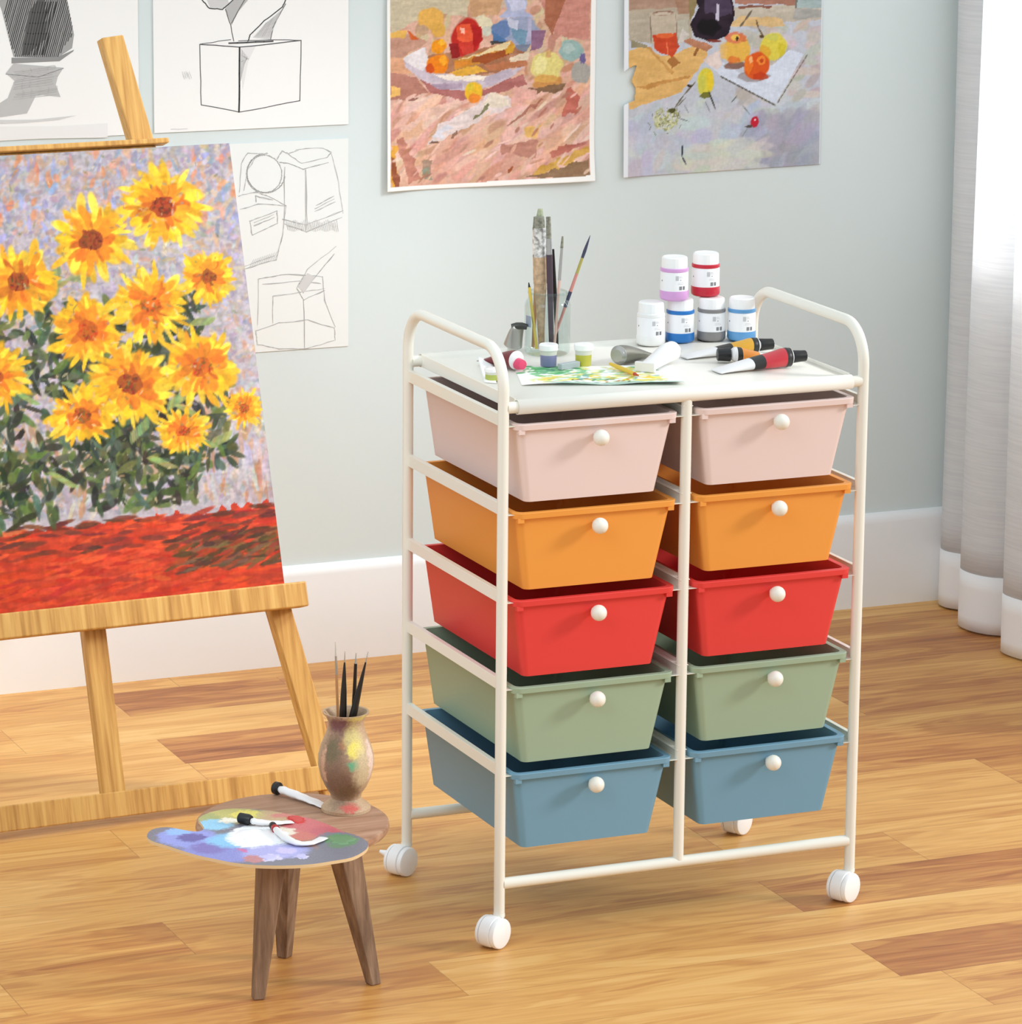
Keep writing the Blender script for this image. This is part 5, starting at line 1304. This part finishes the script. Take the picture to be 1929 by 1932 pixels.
# painted sheets
def painted_sheet():
    pts = [P3(908, 706, TZ), P3(984, 728, TZ), P3(1292, 726, TZ), P3(1262, 668, TZ), P3(962, 668, TZ)]
    o = P3(984, 728, TZ)
    ax = (P3(1292, 726, TZ)-o); Lx = ax.length; ax.normalize()
    ay = Vector((-ax.y, ax.x, 0)); Ly = 0.152
    P = Painter(Lx, Ly, 0.0016, (246, 247, 244))
    G = [(112, 176, 120), (150, 196, 150), (196, 206, 120), (232, 214, 90), (224, 226, 160), (170, 196, 180), (120, 170, 150), (236, 206, 120)]
    P.scatter(150, (Lx*0.10, Ly*0.12, Lx*0.86, Ly*0.9), 0.014, 0.006, 0.3, 1.4, G, 0.75)
    P.scatter(60, (Lx*0.0, Ly*0.55, Lx*0.40, Ly*1.0), 0.012, 0.006, 0.6, 1.0, [(90, 170, 110), (120, 190, 130), (70, 140, 90)], 0.75)
    P.scatter(40, (Lx*0.45, Ly*0.1, Lx*0.9, Ly*0.5), 0.010, 0.005, 0.2, 1.0, [(236, 210, 70), (246, 226, 120), (206, 190, 60)], 0.85)
    P.scatter(50, (Lx*0.2, Ly*0.02, Lx*0.95, Ly*0.14), 0.020, 0.005, 0.0, 0.4, [(150, 186, 170), (170, 196, 184)], 0.7)
    P.scatter(26, (Lx*0.3, Ly*0.1, Lx*0.7, Ly*0.3), 0.006, 0.003, 0.8, 1.0, [(80, 90, 60), (196, 120, 60), (250, 250, 246)], 0.8)
    P.scatter(70, (Lx*0.05, Ly*0.05, Lx*0.98, Ly*0.95), 0.008, 0.004, 0.3, 1.4, [(250, 250, 248), (246, 248, 246)], 0.8)
    def f(X, Y):
        u = X/Lx
        z = 0.0010+0.004*np.clip(1-Y/0.05, 0, 1)**2*(0.5+0.5*np.sin(u*9.0))*np.clip(u*4, 0, 1)+0.0005*np.sin(u*20)
        xy = np.outer(X, np.array(ax))+np.outer(Y, np.array(ay))
        return np.stack([xy[:, 0], xy[:, 1], z], 1)
    ob = P.build('painted_sheet', f, M_print)
    ob.location = o
    sd = ob.modifiers.new('thickness', 'SOLIDIFY'); sd.thickness = 0.0004; sd.offset = 1
    tag(ob, 'white paper sheet daubed with green and yellow on the cart top', 'paper')
painted_sheet()
def folded_paper():
    m = MB()
    p = [P3(901, 690, TZ), P3(914, 722, TZ), P3(937, 724, TZ), P3(929, 688, TZ)]
    L = []
    n = 8
    for i in range(n+1):
        t = i/n
        q0, q1 = p[0].lerp(p[1], t), p[3].lerp(p[2], t)
        row = []
        for j in range(6):
            s_ = j/5
            q = q0.lerp(q1, s_); row.append((q.x, q.y, TZ+0.0006+0.014*(1-t)*(1-s_*0.6)*(1 if t < 1 else 0)))
        L.append(row)
    o = m.loops(L, False, False, False).build('paper_strip', M_paper, recalc=True)
    sd = o.modifiers.new('thickness', 'SOLIDIFY'); sd.thickness = 0.0004; sd.offset = 1
    tag(o, 'curled plain white paper strip at the left end of the cart top', 'paper')
folded_paper()
def small_pot(label, px, py, colr, r=0.0140, H=0.0350, z=TZ+0.0018):
    c = P3(px, py, z)
    root = thing('paint_pot', label, 'paint pot', (c.x, c.y, z), group='little paint pots on the cart top')
    cm = mat('pot_paint_'+'_'.join(str(v) for v in colr), colr, 0.4)
    MB().lathe([(0.0005, 0), (r*0.86, 0), (r*0.90, 0.001), (r*0.94, H*0.52)], 28, cap0=False).build('paint_fill', cm, root)
    MB().lathe([(r*0.941, H*0.515), (r*0.96, H*0.72)], 28).build('clear_neck', mat('frosted_plastic', (214, 214, 204), 0.4) if not bpy.data.materials.get('frosted_plastic') else bpy.data.materials['frosted_plastic'], root)
    MB().lathe([(r*1.0, H*0.70), (r*1.08, H*0.74), (r*1.08, H*0.96), (r*0.98, H), (0.0005, H)], 28, cap1=False).build('lid', M_cap, root)
small_pot('lavender paint pot with white lid in front of the jar', 1035, 690, (136, 136, 178))
small_pot('yellow green paint pot with white lid right of the jar', 1101, 689, (190, 186, 70), 0.0138, 0.0345)
small_pot('low lime paint pot behind the cart left handle', 929, 717, (176, 186, 90), 0.0118, 0.0190, TZ+0.0006)

def round_tube(label, cap_px, tail_px, z, r, bodymat, endmat, capmat, cap_r, caplen, tail_z, cap_drop=0.0):
    a = P3(*cap_px, z); b = P3(*tail_px, z)
    root = thing('paint_tube', label, 'paint tube', (a.x, a.y, z), group=None)
    d = Vector((b.x-a.x, b.y-a.y, 0)); L = d.length; d.normalize()
    secs = []
    for i in range(9):
        t = i/8
        ht = r*(1-0.93*t**1.6); hw = r*(1+0.35*t)
        zc = max(r*(1-t)+tail_z*t, ht)+0.0006
        secs.append((d*L*t+Vector((0, 0, zc)), d, hw, ht))
    loft_tube(secs).build('tube_body', bodymat, root)
    A = frame_to(Vector((0, 0, r+0.0006)), Vector((0, 0, r+0.0006))-d)
    MB().lathe([(r*0.99, -0.001), (r*0.99, 0.001), (r*0.92, 0.0022), (cap_r*0.9, 0.0055)], 28, A).build('end_ring', endmat, root)
    if caplen:
        o = Vector((0, 0, r+0.0006-cap_drop))
        A2 = frame_to(o-d*0.004, o-d*0.02)
        MB().lathe([(cap_r*1.05, 0), (cap_r*1.05, caplen*0.25), (cap_r*0.85, caplen), (cap_r*0.7, caplen*1.02)], 24, A2).build('cap', capmat, root)
    return root
M_wine = mat('wine_tube', (120, 46, 52), 0.3, 0.2); M_pinkcap = mat('pink_cap', (226, 70, 112), 0.35)
round_tube('wine red paint tube with white end and pink cap beside the left handle', (974, 698), (918, 684), TZ+0.0018, 0.0150, M_wine, M_tubewhite, M_pinkcap, 0.0088, 0.013, 0.004, 0.005)
def crumpled_silver():
    a = P3(968, 668, TZ)
    root = thing('paint_tube', 'silver paint tube with rolled dark tail propped against the jar', 'paint tube', (a.x, a.y, TZ+0.0005))
    g = at_jar(972, 655, -0.036)-Vector((a.x, a.y, TZ+0.0005)); h = at_jar(980, 628, -0.02)-Vector((a.x, a.y, TZ+0.0005))
    pts, rad, fl = [], [], []
    for i in range(9):
        t = i/8
        p = Vector((0, 0, 0.014)).lerp(h, t); p.z = 0.014+0.032*math.sin(t*PI*0.5)
        pts.append(p); rad.append(0.0150-0.003*t); fl.append(1.0-0.72*t)
    loft_tube(path_tube(pts, rad, fl)).build('tube_body', M_silver, root)
    e = pts[-1]
    x = Vector((VD[1], -VD[0], 0))
    # the rolled-up tail
    MB().tube([tuple(e-x*0.0125), tuple(e-x*0.004+Vector((0,0,0.0015))), tuple(e+x*0.004+Vector((0,0,0.0015))), tuple(e+x*0.0125)], [0.0046, 0.0058, 0.0058, 0.0046], 16).build('rolled_tail', mat('dark_tail', (70, 70, 66), 0.35, 0.4), root)
    d = (pts[0]-pts[1]).normalized()
    A = frame_to(pts[0], pts[0]+d)
    MB().lathe([(0.0132, -0.0005), (0.0115, 0.003), (0.0075, 0.005), (0.0075, 0.012), (0.006, 0.013)], 24, A).build('cap', mat('pale_grey_cap', (206, 204, 198), 0.35), root)
crumpled_silver()
round_tube('short silver paint tube with round metal end facing left on the tray', (1168, 688), (1222, 671), TZ+0.0010, 0.0150, mat('tarnished_tube', (126, 124, 112), 0.35, 0.5), M_silver, M_silver, 0.0120, 0.004, 0.003)
def crimped_white():
    a = P3(1218, 703, TZ); b = P3(1268, 683, TZ)
    root = thing('paint_tube', 'plain white paint tube with crimped flat end on the painted sheet edge', 'paint tube', (a.x, a.y, TZ+0.0012))
    d = Vector((b.x-a.x, b.y-a.y, 0)); L = d.length; d.normalize()
    secs = []
    for i in range(9):
        t = i/8
        ht = 0.0045+0.0115*min(1, t*1.3); hw = 0.0165-0.001*t
        secs.append((d*(L*t)+Vector((0, 0, ht+0.0004)), d, hw, ht))
    loft_tube(secs).build('tube_body', M_tubewhite, root)
    x = d.cross(Vector((0, 0, 1)))
    m = MB(); p = -d*0.004
    q = [p+x*0.017, p-x*0.017, p-x*0.017+d*0.007, p+x*0.017+d*0.007]
    m.loops([[tuple(v+Vector((0, 0, zz_))) for v in q] for zz_ in (0.0003, 0.0155)], True, True, True, smooth=False)
    m.build('crimp', M_tubewhite, root, bevel=0.001)
    A = frame_to(d*L+Vector((0, 0, 0.0164)), d*L*1.1+Vector((0, 0, 0.0164)))
    MB().lathe([(0.0150, -0.001), (0.0158, 0.0005), (0.0150, 0.002)], 28, A).build('end_ring', M_silver, root)
crimped_white()
def crayon():
    a = P3(1152, 694, TZ); b = P3(1205, 716, TZ)
    root = brush('yellow crayon with red tip lying on the painted sheet', (a.x, a.y, TZ+0.0062), (b.x, b.y, TZ+0.0062), [(0, 0.86, (0.0026, 0.0036, 0.0036, 0.0032), 0, mat('yellow_crayon', (224, 186, 60), 0.45), 'shaft'), (0.86, 1, 0.0028, 0.0009, mat('red_lead', (190, 70, 50), 0.5), 'tip')], None, 'crayon', 'crayon')
crayon()
def grey_stick():
    a = P3(1056, 700, TZ); b = P3(1091, 694, TZ)
    d = Vector((b.x-a.x, b.y-a.y, 0)); L = d.length
    A = frame_to(Vector((a.x, a.y, TZ+0.0064)), Vector((b.x, b.y, TZ+0.0064)))
    o = MB().box((-0.0048, -0.0048, 0), (0.0048, 0.0048, L), M=A).build('pastel_stick', mat('grey_pastel', (172, 180, 184), 0.7), bevel=0.001)
    tag(o, 'short grey pastel stick lying between the two lidded pots', 'pastel')
grey_stick()
